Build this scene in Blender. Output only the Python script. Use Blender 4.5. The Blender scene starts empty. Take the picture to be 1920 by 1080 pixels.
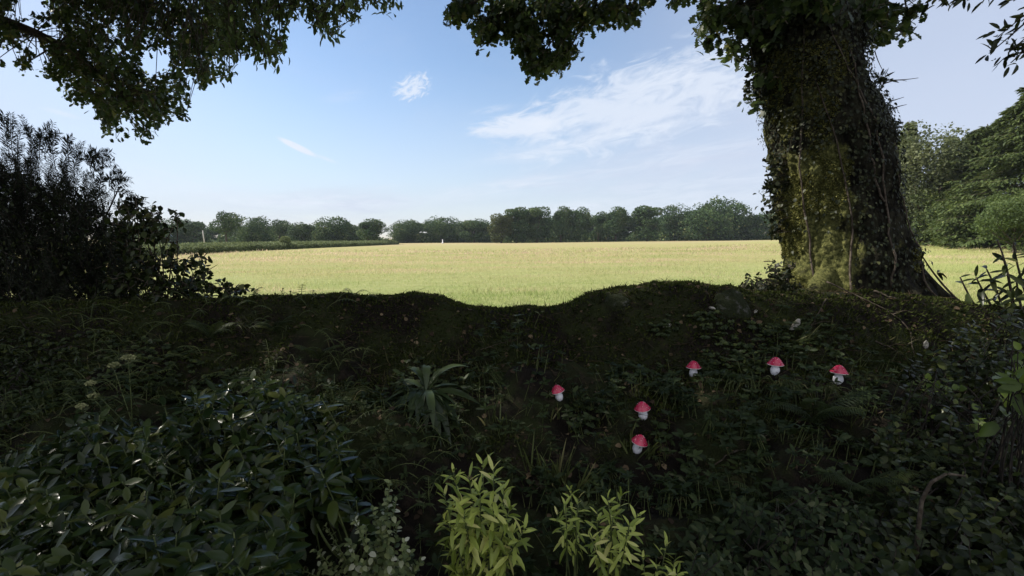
import bpy, math, random
import numpy as np
from mathutils import Vector
R = math.radians
rng = np.random.default_rng(7)
random.seed(7)
scene = bpy.context.scene
col = scene.collection

# ------------------------------------------------------------------ camera
EYE = 1.6
PITCH = R(5.53)
cam_d = bpy.data.cameras.new('camera'); cam = bpy.data.objects.new('camera', cam_d); col.objects.link(cam)
cam.location = (0, 0, EYE); cam.rotation_euler = (R(90) - PITCH, 0, 0)
cam_d.sensor_width = 36; cam_d.lens = 18; cam_d.clip_start = 0.05; cam_d.clip_end = 6000
scene.camera = cam

def raydir(px, py):
    a, b = (px - 960) / 960, (540 - py) / 960
    c, s = math.cos(PITCH), math.sin(PITCH)
    return np.array([a, c + b * s, -s + b * c])
def P(px, py, Y):
    """point seen at photo pixel px,py standing Y metres in front of the camera"""
    d = raydir(px, py); return np.array([0, 0, EYE]) + d * (Y / d[1])
def azel(px, py):
    d = raydir(px, py); return math.atan2(d[0], d[1]), math.asin(d[2] / np.linalg.norm(d))

# ------------------------------------------------------------------ sun, sky, exposure
SUN_EL, SUN_AZ = R(43), R(-73)          # azimuth from +Y towards +X
SUN = np.array([math.sin(SUN_AZ) * math.cos(SUN_EL), math.cos(SUN_AZ) * math.cos(SUN_EL), math.sin(SUN_EL)])
sl = bpy.data.lights.new('sun', 'SUN'); sl.energy = 4.6; sl.angle = R(0.5); sl.color = (1.0, 0.94, 0.84)
so = bpy.data.objects.new('sun', sl); col.objects.link(so)
so.rotation_euler = Vector(SUN).to_track_quat('Z', 'Y').to_euler()
SKY_STRENGTH = 0.105

w = bpy.data.worlds.new('World'); scene.world = w; w.use_nodes = True
NT = w.node_tree; NT.nodes.clear()
class N:
    """tiny node-math helper"""
    def __init__(s, nt): s.nt = nt
    def new(s, t, **k):
        n = s.nt.nodes.new(t)
        for a, b in k.items(): setattr(n, a, b)
        return n
    def put(s, sock, v):
        if isinstance(v, bpy.types.NodeSocket): s.nt.links.new(v, sock)
        elif v is not None: sock.default_value = v
    def m(s, op, a, b=None, c=None, clamp=False):
        n = s.new('ShaderNodeMath', operation=op); n.use_clamp = clamp
        for i, v in enumerate((a, b, c)):
            if v is not None: s.put(n.inputs[i], v)
        return n.outputs[0]
    def ramp(s, x, a, b, lo=0.0, hi=1.0):
        n = s.new('ShaderNodeMapRange'); n.interpolation_type = 'SMOOTHSTEP'
        s.put(n.inputs[0], x); s.put(n.inputs[1], a); s.put(n.inputs[2], b); s.put(n.inputs[3], lo); s.put(n.inputs[4], hi)
        return n.outputs[0]
    def noise(s, vec, scale, detail=4, rough=0.5, dist=0.0):
        n = s.new('ShaderNodeTexNoise'); s.put(n.inputs['Vector'], vec); n.inputs['Scale'].default_value = scale
        n.inputs['Detail'].default_value = detail; n.inputs['Roughness'].default_value = rough; n.inputs['Distortion'].default_value = dist
        return n.outputs['Fac']
    def mix(s, f, a, b):
        n = s.new('ShaderNodeMix', data_type='RGBA'); s.put(n.inputs[0], f); s.put(n.inputs[6], a); s.put(n.inputs[7], b)
        return n.outputs[2]
    def xyz(s, x, y, z=0.0):
        n = s.new('ShaderNodeCombineXYZ'); s.put(n.inputs[0], x); s.put(n.inputs[1], y); s.put(n.inputs[2], z); return n.outputs[0]
g = N(NT)
tc = g.new('ShaderNodeTexCoord'); sp = g.new('ShaderNodeSeparateXYZ'); NT.links.new(tc.outputs['Generated'], sp.inputs[0])
dx, dy, dz = sp.outputs
AZ = g.m('ARCTAN2', dx, dy); EL = g.m('ARCSINE', dz)
sky = g.new('ShaderNodeTexSky', sky_type='NISHITA'); sky.sun_disc = False
sky.sun_elevation = SUN_EL; sky.sun_rotation = SUN_AZ; sky.air_density = 1.0; sky.dust_density = 0.5; sky.ozone_density = 2.0; sky.altitude = 60
def patch(px, py, ru, rv, deg, soft=0.2):
    """soft ellipse on the sky; deg = tilt, radii in photo pixels"""
    a0, e0 = azel(px, py); k = 1 / 960 * math.cos(a0)
    c, s = math.cos(R(deg)), math.sin(R(deg))
    A = g.m('SUBTRACT', AZ, a0); E = g.m('SUBTRACT', EL, e0)
    A = g.m('MULTIPLY', A, 1 / k / math.cos(a0)); E = g.m('MULTIPLY', E, 1 / k)
    u = g.m('ADD', g.m('MULTIPLY', A, c), g.m('MULTIPLY', E, s)); v = g.m('SUBTRACT', g.m('MULTIPLY', E, c), g.m('MULTIPLY', A, s))
    u2 = g.m('POWER', g.m('ABSOLUTE', g.m('DIVIDE', u, ru)), 2.0); v2 = g.m('POWER', g.m('ABSOLUTE', g.m('DIVIDE', v, rv)), 2.0)
    return g.ramp(g.m('SQRT', g.m('ADD', u2, v2)), 1.0, soft, 0, 1), u, v
def streak_noise(u, v, su, sv, detail=7, rough=0.62, dist=0.6, off=0.0):
    return g.noise(g.xyz(g.m('MULTIPLY', u, su), g.m('MULTIPLY', v, sv), off), 1.0, detail, rough, dist)
layers = []
# feathery cirrus bank rising to the right
m_, u, v = patch(1200, 195, 450, 130, 12, 0.0)
n = streak_noise(u, v, 0.013, 0.036, 9, 0.66, 1.0)
m0 = g.ramp(g.m('ADD', n, g.m('MULTIPLY', m_, 0.42)), 0.62, 0.92)
layers.append(g.m('MULTIPLY', g.m('MULTIPLY', m0, g.ramp(m_, 0, 0.45)), 0.72))
m_, u, v = patch(980, 236, 160, 34, 4, 0.0)
n = streak_noise(u, v, 0.02, 0.07, 8, 0.7, 1.0, 3.0)
layers.append(g.m('MULTIPLY', g.ramp(g.m('ADD', n, g.m('MULTIPLY', m_, 0.5)), 0.55, 0.95), g.ramp(m_, 0, 0.4, 0, 0.85)))
# small puff
m_, u, v = patch(774, 164, 66, 42, 25, 0.0)
n = streak_noise(u, v, 0.03, 0.055, 6, 0.6, 2.6, 21.0)
layers.append(g.m('MULTIPLY', g.ramp(g.m('ADD', n, g.m('MULTIPLY', m_, 0.42)), 0.66, 0.95), g.ramp(m_, 0, 0.6, 0, 0.8)))
# short trail and a faint one far left
m_, u, v = patch(558, 276, 52, 8, -22, 0.0); n = streak_noise(u, v, 0.04, 0.2, 6, 0.7, 1.0, 2.0); layers.append(g.m('MULTIPLY', g.ramp(m_, 0.0, 0.5), g.ramp(n, 0.2, 0.6, 0.6, 1.0)))
m_, u, v = patch(612, 298, 32, 5, -18, 0.0); layers.append(g.m('MULTIPLY', m_, 0.5))
m_, u, v = patch(115, 212, 50, 7, -8, 0.0); layers.append(g.m('MULTIPLY', m_, 0.45))
extra = []
for (a_, b_, ru_, rv_, t_, k_) in ((1130, 262, 330, 20, 9, 0.7), (1010, 290, 110, 22, 2, 0.5), (1240, 150, 240, 40, 14, 0.6), (1180, 385, 420, 22, 2, 0.7), (745, 163, 16, 8, 0, 0.4), (1300, 350, 420, 45, 4, 0.4), (960, 350, 240, 22, 8, 0.75), (600, 378, 300, 24, 1, 0.8), (1250, 300, 330, 30, 8, 0.45), (730, 350, 60, 7, 4, 0.4), (925, 205, 60, 9, 10, 0.4), (650, 180, 70, 14, 10, 0.22), (350, 350, 200, 40, -8, 0.4)):
    m_, u, v = patch(a_, b_, ru_, rv_, t_, 0.0); n = streak_noise(u, v, 0.012, 0.09, 7, 0.68, 1.0, a_ * 0.01)
    extra.append(g.m('MULTIPLY', g.m('MULTIPLY', m_, g.ramp(n, 0.35, 0.65)), k_))
# thin veils
m_, u, v = patch(1330, 270, 560, 190, 8, 0.0)
n = streak_noise(u, v, 0.006, 0.02, 6, 0.6, 0.8, 5.0)
layers.append(g.m('MULTIPLY', g.m('MULTIPLY', m_, g.ramp(n, 0.3, 0.75, 0.35, 1.0)), 0.62))
m_, u, v = patch(620, 385, 420, 50, 2, 0.0)
n = streak_noise(u, v, 0.008, 0.04, 6, 0.6, 0.8, 9.0)
layers.append(g.m('MULTIPLY', g.m('MULTIPLY', m_, g.ramp(n, 0.3, 0.7, 0.3, 1.0)), 0.75))
m_, u, v = patch(1150, 330, 480, 40, 6, 0.0)
n = streak_noise(u, v, 0.008, 0.05, 6, 0.6, 0.8, 13.0)
layers.append(g.m('MULTIPLY', g.m('MULTIPLY', m_, g.ramp(n, 0.35, 0.7)), 0.5))
def union(ls):
    c = ls[0]
    for l in ls[1:]: c = g.m('SUBTRACT', 1.0, g.m('MULTIPLY', g.m('SUBTRACT', 1.0, c), g.m('SUBTRACT', 1.0, l)))
    return g.m('MULTIPLY', c, g.ramp(EL, -0.02, 0.02))
allover = g.noise(g.xyz(g.m('MULTIPLY', AZ, 3.0), g.m('MULTIPLY', EL, 9.0)), 1.0, 6, 0.6, 0.5)
veils = [g.ramp(allover, 0.45, 0.8, 0.0, 0.14), g.ramp(AZ, -0.05, 0.75, 0.0, 0.72), g.ramp(EL, 0.34, 0.02, 0.0, 0.6), g.ramp(AZ, -0.35, -0.85, 0.0, 0.55)] + layers[6:]
mixed = g.mix(union(veils), sky.outputs[0], (3.9, 4.3, 5.3, 1))
mixed = g.mix(union(layers[:6] + extra), mixed, (5.0, 5.4, 6.1, 1))
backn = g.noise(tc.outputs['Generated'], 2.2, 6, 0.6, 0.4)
back = g.m('MULTIPLY', g.ramp(dy, 0.05, -0.45), g.m('MULTIPLY', g.ramp(backn, 0.3, 0.6, 0.45, 1.0), g.ramp(EL, 0.0, 0.05)))  # unseen cloud bank behind the camera, added to lift the foreground ambient light
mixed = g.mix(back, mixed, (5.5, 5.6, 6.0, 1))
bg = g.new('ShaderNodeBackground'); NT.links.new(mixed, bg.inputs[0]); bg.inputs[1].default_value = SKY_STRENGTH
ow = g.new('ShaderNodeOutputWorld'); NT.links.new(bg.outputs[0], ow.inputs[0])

vs = scene.view_settings; vs.view_transform = 'Standard'; vs.look = 'None'; vs.exposure = 0.65; vs.gamma = 1.0; vs.use_curve_mapping = False
scene.cycles.max_bounces = 8; scene.cycles.transparent_max_bounces = 8

# ------------------------------------------------------------------ materials
def mat(name):
    m = bpy.data.materials.new(name); m.use_nodes = True; m.node_tree.nodes.clear(); return m, N(m.node_tree)
def finish(m, h, shader, disp=None):
    o = h.new('ShaderNodeOutputMaterial'); m.node_tree.links.new(shader, o.inputs[0]); return m
def princ(h, colr, rough=0.6, spec=0.5, normal=None):
    b = h.new('ShaderNodeBsdfPrincipled'); h.put(b.inputs['Base Color'], colr); h.put(b.inputs['Roughness'], rough)
    h.put(b.inputs['Specular IOR Level'], spec)
    if normal is not None: h.put(b.inputs['Normal'], normal)
    return b.outputs[0]
def bump(h, height, strength=0.5, dist=0.02):
    b = h.new('ShaderNodeBump'); b.inputs['Strength'].default_value = strength; b.inputs['Distance'].default_value = dist
    h.put(b.inputs['Height'], height); return b.outputs[0]
def c4(c): return (c[0], c[1], c[2], 1)
def leaf_mat(name, a, b, rough=0.5, spec=0.4, trans=0.3, c=None):
    m, h = mat(name)
    at = h.new('ShaderNodeAttribute'); at.attribute_name = 'var'
    cr = h.new('ShaderNodeValToRGB'); e = cr.color_ramp.elements
    e[0].color = c4(a); e[1].color = c4(b); e[0].position = 0.1; e[1].position = 0.8 if c is not None else 0.9
    if c is not None:
        x = e.new(1.0); x.color = c4(c)
    h.put(cr.inputs[0], at.outputs['Fac'])
    sh = princ(h, cr.outputs[0], rough, spec)
    if trans > 0:
        hs = h.new('ShaderNodeHueSaturation'); h.put(hs.inputs['Color'], cr.outputs[0]); hs.inputs['Value'].default_value = 1.5; hs.inputs['Hue'].default_value = 0.485
        t = h.new('ShaderNodeBsdfTranslucent'); h.put(t.inputs[0], hs.outputs[0])
        mx = h.new('ShaderNodeMixShader'); mx.inputs[0].default_value = trans
        m.node_tree.links.new(sh, mx.inputs[1]); m.node_tree.links.new(t.outputs[0], mx.inputs[2]); sh = mx.outputs[0]
    return finish(m, h, sh)
def noisy_mat(name, a, b, scale=8, rough=0.9, bumps=0.5, dist=0.02, lo=0.4, hi=0.6, spec=0.3, detail=8):
    m, h = mat(name); t = h.new('ShaderNodeTexCoord')
    n = h.noise(t.outputs['Object'], scale, detail, 0.62)
    return finish(m, h, princ(h, h.mix(h.ramp(n, lo, hi), c4(a), c4(b)), rough, spec, bump(h, h.noise(t.outputs['Object'], scale * 4, 8, 0.65), bumps, dist)))

M = {}
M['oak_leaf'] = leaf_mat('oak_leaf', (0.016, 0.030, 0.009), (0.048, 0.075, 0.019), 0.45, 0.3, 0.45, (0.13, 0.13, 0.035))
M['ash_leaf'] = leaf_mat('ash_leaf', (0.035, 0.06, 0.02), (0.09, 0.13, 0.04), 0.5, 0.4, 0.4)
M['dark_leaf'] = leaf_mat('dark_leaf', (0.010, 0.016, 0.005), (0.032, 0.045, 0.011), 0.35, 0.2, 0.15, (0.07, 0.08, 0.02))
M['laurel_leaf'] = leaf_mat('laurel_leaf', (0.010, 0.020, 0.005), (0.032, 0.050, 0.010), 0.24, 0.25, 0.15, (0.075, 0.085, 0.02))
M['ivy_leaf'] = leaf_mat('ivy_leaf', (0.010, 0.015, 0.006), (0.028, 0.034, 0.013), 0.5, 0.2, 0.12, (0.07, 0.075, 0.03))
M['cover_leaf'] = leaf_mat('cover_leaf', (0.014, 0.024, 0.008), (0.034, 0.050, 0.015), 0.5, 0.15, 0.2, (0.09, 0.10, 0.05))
M['litter'] = leaf_mat('litter', (0.03, 0.02, 0.012), (0.10, 0.07, 0.04), 0.8, 0.2, 0.1, (0.2, 0.15, 0.09))
M['fern_leaf'] = leaf_mat('fern_leaf', (0.018, 0.03, 0.010), (0.042, 0.062, 0.018), 0.55, 0.3, 0.3, (0.08, 0.10, 0.02))
M['needle'] = leaf_mat('needle', (0.008, 0.011, 0.007), (0.020, 0.025, 0.013), 0.6, 0.1, 0.1)
M['spurge_leaf'] = leaf_mat('spurge_leaf', (0.13, 0.18, 0.025), (0.46, 0.52, 0.12), 0.42, 0.35, 0.3, (0.60, 0.56, 0.22))
M['mint_leaf'] = leaf_mat('mint_leaf', (0.07, 0.10, 0.035), (0.20, 0.23, 0.09), 0.5, 0.35, 0.25, (0.45, 0.46, 0.36))
M['bright_leaf'] = leaf_mat('bright_leaf', (0.06, 0.10, 0.015), (0.14, 0.20, 0.03), 0.4, 0.4, 0.35)
M['rosette_leaf'] = leaf_mat('rosette_leaf', (0.02, 0.034, 0.012), (0.048, 0.068, 0.026), 0.36, 0.3, 0.2)
M['grass'] = leaf_mat('grass', (0.045, 0.065, 0.02), (0.11, 0.13, 0.04), 0.5, 0.35, 0.3, (0.22, 0.2, 0.09))
M['field_blade'] = leaf_mat('field_blade', (0.24, 0.31, 0.10), (0.43, 0.41, 0.20), 0.6, 0.25, 0.4, (0.54, 0.43, 0.29))
M['grass_dark'] = leaf_mat('grass_dark', (0.018, 0.026, 0.008), (0.05, 0.058, 0.018), 0.5, 0.2, 0.3, (0.12, 0.11, 0.05))
M['moss_fuzz'] = leaf_mat('moss_fuzz', (0.016, 0.024, 0.006), (0.050, 0.062, 0.014), 0.9, 0.1, 0.15)
M['far_leaf'] = leaf_mat('far_leaf', (0.028, 0.058, 0.022), (0.085, 0.130, 0.05), 0.8, 0.15, 0.2, (0.17, 0.18, 0.075))
M['far_olive'] = leaf_mat('far_olive', (0.04, 0.055, 0.015), (0.085, 0.10, 0.03), 0.7, 0.2, 0.2, (0.11, 0.11, 0.035))
M['hedge_leaf'] = leaf_mat('hedge_leaf', (0.09, 0.12, 0.045), (0.20, 0.24, 0.10), 0.7, 0.2, 0.2)
M['spruce'] = leaf_mat('spruce', (0.036, 0.056, 0.018), (0.105, 0.14, 0.040), 0.6, 0.2, 0.25, (0.18, 0.20, 0.07))
M['birch_leaf'] = leaf_mat('birch_leaf', (0.07, 0.09, 0.035), (0.14, 0.16, 0.07), 0.6, 0.3, 0.35, (0.2, 0.21, 0.12))
M['young_leaf'] = leaf_mat('young_leaf', (0.045, 0.075, 0.018), (0.10, 0.14, 0.035), 0.6, 0.3, 0.3, (0.16, 0.19, 0.06))
M['bark'] = noisy_mat('bark', (0.035, 0.028, 0.02), (0.10, 0.08, 0.06), 12, 0.9, 0.8, 0.03)
M['twig'] = noisy_mat('twig', (0.04, 0.03, 0.02), (0.10, 0.08, 0.06), 30, 0.85, 0.3, 0.005)
M['dark_twig'] = noisy_mat('dark_twig', (0.012, 0.010, 0.008), (0.035, 0.028, 0.022), 30, 0.9, 0.2, 0.005)
M['stem_green'] = noisy_mat('stem_green', (0.05, 0.07, 0.02), (0.10, 0.12, 0.04), 30, 0.6, 0.1, 0.003)
M['pale_stone'] = noisy_mat('pale_stone', (0.16, 0.15, 0.12), (0.42, 0.40, 0.36), 14, 0.85, 0.6, 0.01)
M['mossy_stone'] = noisy_mat('mossy_stone', (0.018, 0.024, 0.007), (0.085, 0.085, 0.075), 16, 0.95, 1.0, 0.03, 0.54, 0.66)
M['post_wood'] = noisy_mat('post_wood', (0.35, 0.33, 0.30), (0.5, 0.48, 0.44), 10, 0.8, 0.2, 0.01)
M['white_paint'] = noisy_mat('white_paint', (0.7, 0.7, 0.68), (0.8, 0.8, 0.8), 10, 0.6, 0.1, 0.005)
M['cap_red'] = noisy_mat('cap_red', (0.38, 0.012, 0.055), (0.50, 0.03, 0.085), 30, 0.22, 0.05, 0.002, spec=0.6)
M['cap_white'] = noisy_mat('cap_white', (0.62, 0.55, 0.55), (0.78, 0.74, 0.74), 30, 0.3, 0.05, 0.002, spec=0.5)
M['stem_white'] = noisy_mat('stem_white', (0.70, 0.70, 0.76), (0.80, 0.80, 0.85), 18, 0.3, 0.1, 0.002, spec=0.5)
M['flower_head'] = noisy_mat('flower_head', (0.16, 0.18, 0.07), (0.32, 0.32, 0.16), 60, 0.8, 0.4, 0.004)

# earth and moss of the bank
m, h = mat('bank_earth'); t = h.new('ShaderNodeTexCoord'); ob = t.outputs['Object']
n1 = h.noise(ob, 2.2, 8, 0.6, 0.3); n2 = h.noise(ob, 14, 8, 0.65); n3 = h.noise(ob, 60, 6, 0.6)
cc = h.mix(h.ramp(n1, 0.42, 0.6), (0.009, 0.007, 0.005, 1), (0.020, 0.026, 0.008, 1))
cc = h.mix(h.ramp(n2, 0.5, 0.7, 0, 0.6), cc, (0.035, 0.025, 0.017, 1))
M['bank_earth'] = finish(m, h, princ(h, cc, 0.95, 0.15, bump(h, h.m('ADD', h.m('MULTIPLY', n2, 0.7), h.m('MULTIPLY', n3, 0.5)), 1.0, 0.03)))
# field grass: green near, straw and reddish seed heads farther out
m, h = mat('field_grass'); t = h.new('ShaderNodeTexCoord'); s_ = h.new('ShaderNodeSeparateXYZ'); h.put(s_.inputs[0], t.outputs['Object'])
X_, Y_ = s_.outputs[0], s_.outputs[1]
st = h.xyz(h.m('MULTIPLY', X_, 0.045), h.m('MULTIPLY', Y_, 0.10)); nb = h.noise(st, 1.0, 6, 0.6, 0.4)
st2 = h.xyz(h.m('MULTIPLY', X_, 0.5), h.m('MULTIPLY', Y_, 0.9)); nm = h.noise(st2, 1.0, 8, 0.7, 0.4)
fine = h.noise(h.xyz(h.m('MULTIPLY', X_, 5.0), h.m('MULTIPLY', Y_, 3.2)), 1.0, 8, 0.75)
yy = h.m('ADD', Y_, h.m('MULTIPLY', h.m('SUBTRACT', nb, 0.5), 40.0))
far1 = h.ramp(yy, 12, 26); far2 = h.ramp(yy, 60, 130)
green = h.mix(h.ramp(nm, 0.3, 0.7), (0.25, 0.31, 0.10, 1), (0.38, 0.38, 0.17, 1))
straw = h.mix(h.ramp(nm, 0.35, 0.65), (0.40, 0.29, 0.16, 1), (0.30, 0.32, 0.12, 1))
fargr = h.mix(h.ramp(nb, 0.4, 0.6), (0.37, 0.33, 0.17, 1), (0.42, 0.32, 0.19, 1))
cc = h.mix(h.m('MULTIPLY', far1, h.ramp(nm, 0.2, 0.6, 0.5, 1.0)), green, straw); cc = h.mix(far2, cc, fargr)
rightg = h.ramp(h.m('DIVIDE', X_, h.m('MAXIMUM', Y_, 1.0)), 0.35, 0.75)
cc = h.mix(h.m('MULTIPLY', rightg, 0.7), cc, (0.36, 0.38, 0.13, 1))
cc = h.mix(h.ramp(fine, 0.3, 0.7, 0, 0.45), cc, (0.20, 0.22, 0.06, 1))
M['field_grass'] = finish(m, h, princ(h, cc, 0.9, 0.1, bump(h, fine, 0.9, 0.12)))
# trunk: dark fissured bark with yellow-green moss low on the trunk and in streaks
m, h = mat('mossy_bark'); t = h.new('ShaderNodeTexCoord'); ob = t.outputs['Object']
s_ = h.new('ShaderNodeSeparateXYZ'); h.put(s_.inputs[0], ob)
tall = h.xyz(h.m('MULTIPLY', s_.outputs[0], 9.0), h.m('MULTIPLY', s_.outputs[1], 9.0), h.m('MULTIPLY', s_.outputs[2], 2.0))
fis = h.noise(tall, 1.5, 8, 0.65, 0.5); nn = h.noise(ob, 3.2, 8, 0.65, 0.3); nf = h.noise(ob, 40, 6, 0.7)
cc = h.mix(h.ramp(fis, 0.4, 0.6), (0.007, 0.006, 0.004, 1), (0.030, 0.029, 0.018, 1))
lowm = h.m('ADD', h.ramp(s_.outputs[2], 1.9, 0.9, -0.06, 0.1), h.ramp(s_.outputs[0], 0.0, -0.4, -0.14, 0.1))
moss = h.mix(h.ramp(nf, 0.35, 0.65), (0.04, 0.046, 0.013, 1), (0.15, 0.15, 0.05, 1))
cc = h.mix(h.ramp(h.m('ADD', nn, lowm), 0.56, 0.68), cc, moss)
M['mossy_bark'] = finish(m, h, princ(h, cc, 0.95, 0.15, bump(h, h.m('ADD', fis, h.m('MULTIPLY', nf, 0.5)), 1.0, 0.04)))

# ------------------------------------------------------------------ mesh helpers
def tag(o, label=None, cat=None, group=None, kind=None):
    if label: o['label'] = label
    if cat: o['category'] = cat
    if group: o['group'] = group
    if kind: o['kind'] = kind
    return o
def empty(name, loc, label, cat, group=None, rz=0):
    o = bpy.data.objects.new(name, None); col.objects.link(o); o.location = tuple(float(c) for c in loc); o.rotation_euler = (0, 0, rz)
    o.empty_display_size = 0.1
    return tag(o, label, cat, group)
class Buf:
    def __init__(s): s.v = []; s.f = []; s.a = []; s.mi = []; s.n = 0
    def add(s, v, faces, var=0.5, mi=0):
        v = np.asarray(v, float).reshape(-1, 3); s.v.append(v)
        a = np.empty(len(v)); a[:] = var; s.a.append(a)
        for f in faces:
            f = np.asarray(f, int)
            if len(f): s.f.append(f + s.n); s.mi.append(np.full(len(f), mi))
        s.n += len(v)
    def build(s, name, mats, parent=None, smooth=False, origin=None):
        me = bpy.data.meshes.new(name)
        v = np.concatenate(s.v)
        if parent is not None and origin is None: origin = parent.location
        if origin is not None: v = v - np.array(tuple(origin))
        me.vertices.add(len(v)); me.vertices.foreach_set('co', v.astype(np.float32).ravel())
        tot = np.concatenate([np.full(len(f), f.shape[1]) for f in s.f]); idx = np.concatenate([f.ravel() for f in s.f])
        me.loops.add(len(idx)); me.loops.foreach_set('vertex_index', idx.astype(np.int32))
        me.polygons.add(len(tot)); st = np.concatenate([[0], np.cumsum(tot)[:-1]])
        me.polygons.foreach_set('loop_start', st.astype(np.int32))
        me.polygons.foreach_set('material_index', np.concatenate(s.mi).astype(np.int32))
        if smooth: me.polygons.foreach_set('use_smooth', np.ones(len(tot), bool))
        at = me.attributes.new('var', 'FLOAT', 'POINT'); at.data.foreach_set('value', np.concatenate(s.a).astype(np.float32))
        me.update(calc_edges=True)
        for mm in (mats if isinstance(mats, (list, tuple)) else [mats]): me.materials.append(mm)
        o = bpy.data.objects.new(name, me); col.objects.link(o)
        if parent is not None: o.parent = parent
        elif origin is not None: o.location = tuple(origin)
        return o
def norm(a): return a / np.maximum(np.linalg.norm(a, axis=-1, keepdims=True), 1e-9)
def rnd(n): return norm(rng.normal(size=(n, 3)))

def template(st, wd, fold=0.25, curl=0.25):
    v = []; 
    for y, x in zip(st, wd):
        z = -curl * y * y
        if x == 0: v.append([(0, y, z)])
        else: v.append([(-x, y, z + fold * x), (0, y, z), (x, y, z + fold * x)])
    vv = [p for r in v for p in r]; off = np.cumsum([0] + [len(r) for r in v]); q = []; t = []
    for i in range(len(v) - 1):
        a, b = off[i], off[i + 1]
        if len(v[i]) == 1: t += [(a, b + 1, b), (a, b + 2, b + 1)]
        elif len(v[i + 1]) == 1: t += [(a, a + 1, b), (a + 1, a + 2, b)]
        else: q += [(a, a + 1, b + 1, b), (a + 1, a + 2, b + 2, b + 1)]
    return np.array(vv, float), np.array(q, int).reshape(-1, 4), np.array(t, int).reshape(-1, 3)
T_DIAMOND = template([0, .45, 1], [0, .28, 0])
T_OVAL = template([0, .2, .5, .8, 1], [0, .17, .24, .16, 0], 0.25, 0.2)
T_BROAD = template([0, .15, .45, .8, 1], [0, .30, .42, .24, 0], 0.2, 0.2)
T_LONG = template([0, .2, .5, .8, 1], [0, .09, .13, .08, 0], 0.3, 0.35)
T_OAK = template([0, .14, .26, .36, .5, .6, .74, .84, 1], [0, .10, .24, .14, .36, .2, .36, .22, 0], 0.15, 0.2)
T_BLADE = template([0, .35, .7, 1], [.02, .03, .02, 0], 0.2, 0.5)
T_NEEDLE = template([0, .5, 1], [0, .07, 0], 0.1, 0.1)
T_STRAP = template([0, .1, .3, .55, .8, .93, 1], [.02, .05, .10, .14, .11, .06, 0], 0.35, 0.75)

def leaves(buf, T, pos, D, U, S, var=None, width=1.0, curl=None, mi=0):
    n = len(pos)
    if n == 0: return
    D = norm(D); X = norm(np.cross(D, U)); Nn = np.cross(X, D)
    S = np.broadcast_to(np.asarray(S, float), (n,))[:, None, None]
    cz = (rng.uniform(0.2, 1.8, n) if curl is None else np.broadcast_to(curl, (n,)))[:, None, None]
    v, q, t = T; width = np.asarray(width, float); width = width[:, None, None] if width.ndim else width
    V = pos[:, None] + S * (v[None, :, 0:1] * width * X[:, None] + v[None, :, 1:2] * D[:, None] + v[None, :, 2:3] * cz * Nn[:, None])
    k = len(v); o = (np.arange(n) * k)[:, None, None]
    if var is None: var = rng.random(n)
    buf.add(V.reshape(-1, 3), [(q[None] + o).reshape(-1, 4), (t[None] + o).reshape(-1, 3)], np.repeat(var, k), mi)

def tube(buf, pts, rad, sides=6, var=0.5, cap=True, mi=0):
    pts = np.asarray(pts, float); rad = np.broadcast_to(np.asarray(rad, float), (len(pts),))
    T = norm(np.gradient(pts, axis=0)); up = np.array([0, 0, 1.0]) if abs(T[0, 2]) < 0.9 else np.array([1.0, 0, 0])
    A = norm(np.cross(T, up)); B = np.cross(T, A); a = np.linspace(0, 2 * math.pi, sides, endpoint=False)
    V = pts[:, None] + rad[:, None, None] * (np.cos(a)[None, :, None] * A[:, None] + np.sin(a)[None, :, None] * B[:, None])
    k = len(pts); i = np.arange(k - 1)[:, None] * sides; j = np.arange(sides)[None]; j2 = (j + 1) % sides
    f = np.stack([i + j, i + j2, i + sides + j2, i + sides + j], -1).reshape(-1, 4)
    fs = [f]
    if cap: fs.append(np.arange(sides)[None, ::-1]); fs.append((np.arange(sides) + (k - 1) * sides)[None])
    buf.add(V.reshape(-1, 3), fs, var, mi)
def bez(a, b, c=None, n=6, sag=0.0, wob=0.0):
    a, b = np.asarray(a, float), np.asarray(b, float)
    if c is None: c = (a + b) / 2 + np.array([0, 0, sag]) + rng.normal(size=3) * wob
    t = np.linspace(0, 1, n)[:, None]
    return (1 - t) ** 2 * a + 2 * t * (1 - t) * c + t * t * b
def segs(buf, A, B, r0, r1):
    """many thin three-sided twigs at once"""
    n = len(A); D = norm(B - A); U = np.where(np.abs(D[:, 2:3]) < 0.9, np.array([[0, 0, 1.0]]), np.array([[1.0, 0, 0]]))
    X = norm(np.cross(D, U)); Y = np.cross(D, X); V = np.empty((n, 6, 3))
    for i in range(3):
        c, s = math.cos(i * 2.094), math.sin(i * 2.094)
        V[:, i] = A + r0 * (c * X + s * Y); V[:, 3 + i] = B + r1 * (c * X + s * Y)
    o = (np.arange(n) * 6)[:, None, None]; f = np.array([[0, 1, 4, 3], [1, 2, 5, 4], [2, 0, 3, 5]])
    buf.add(V.reshape(-1, 3), [(f[None] + o).reshape(-1, 4)], 0.5)
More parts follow.
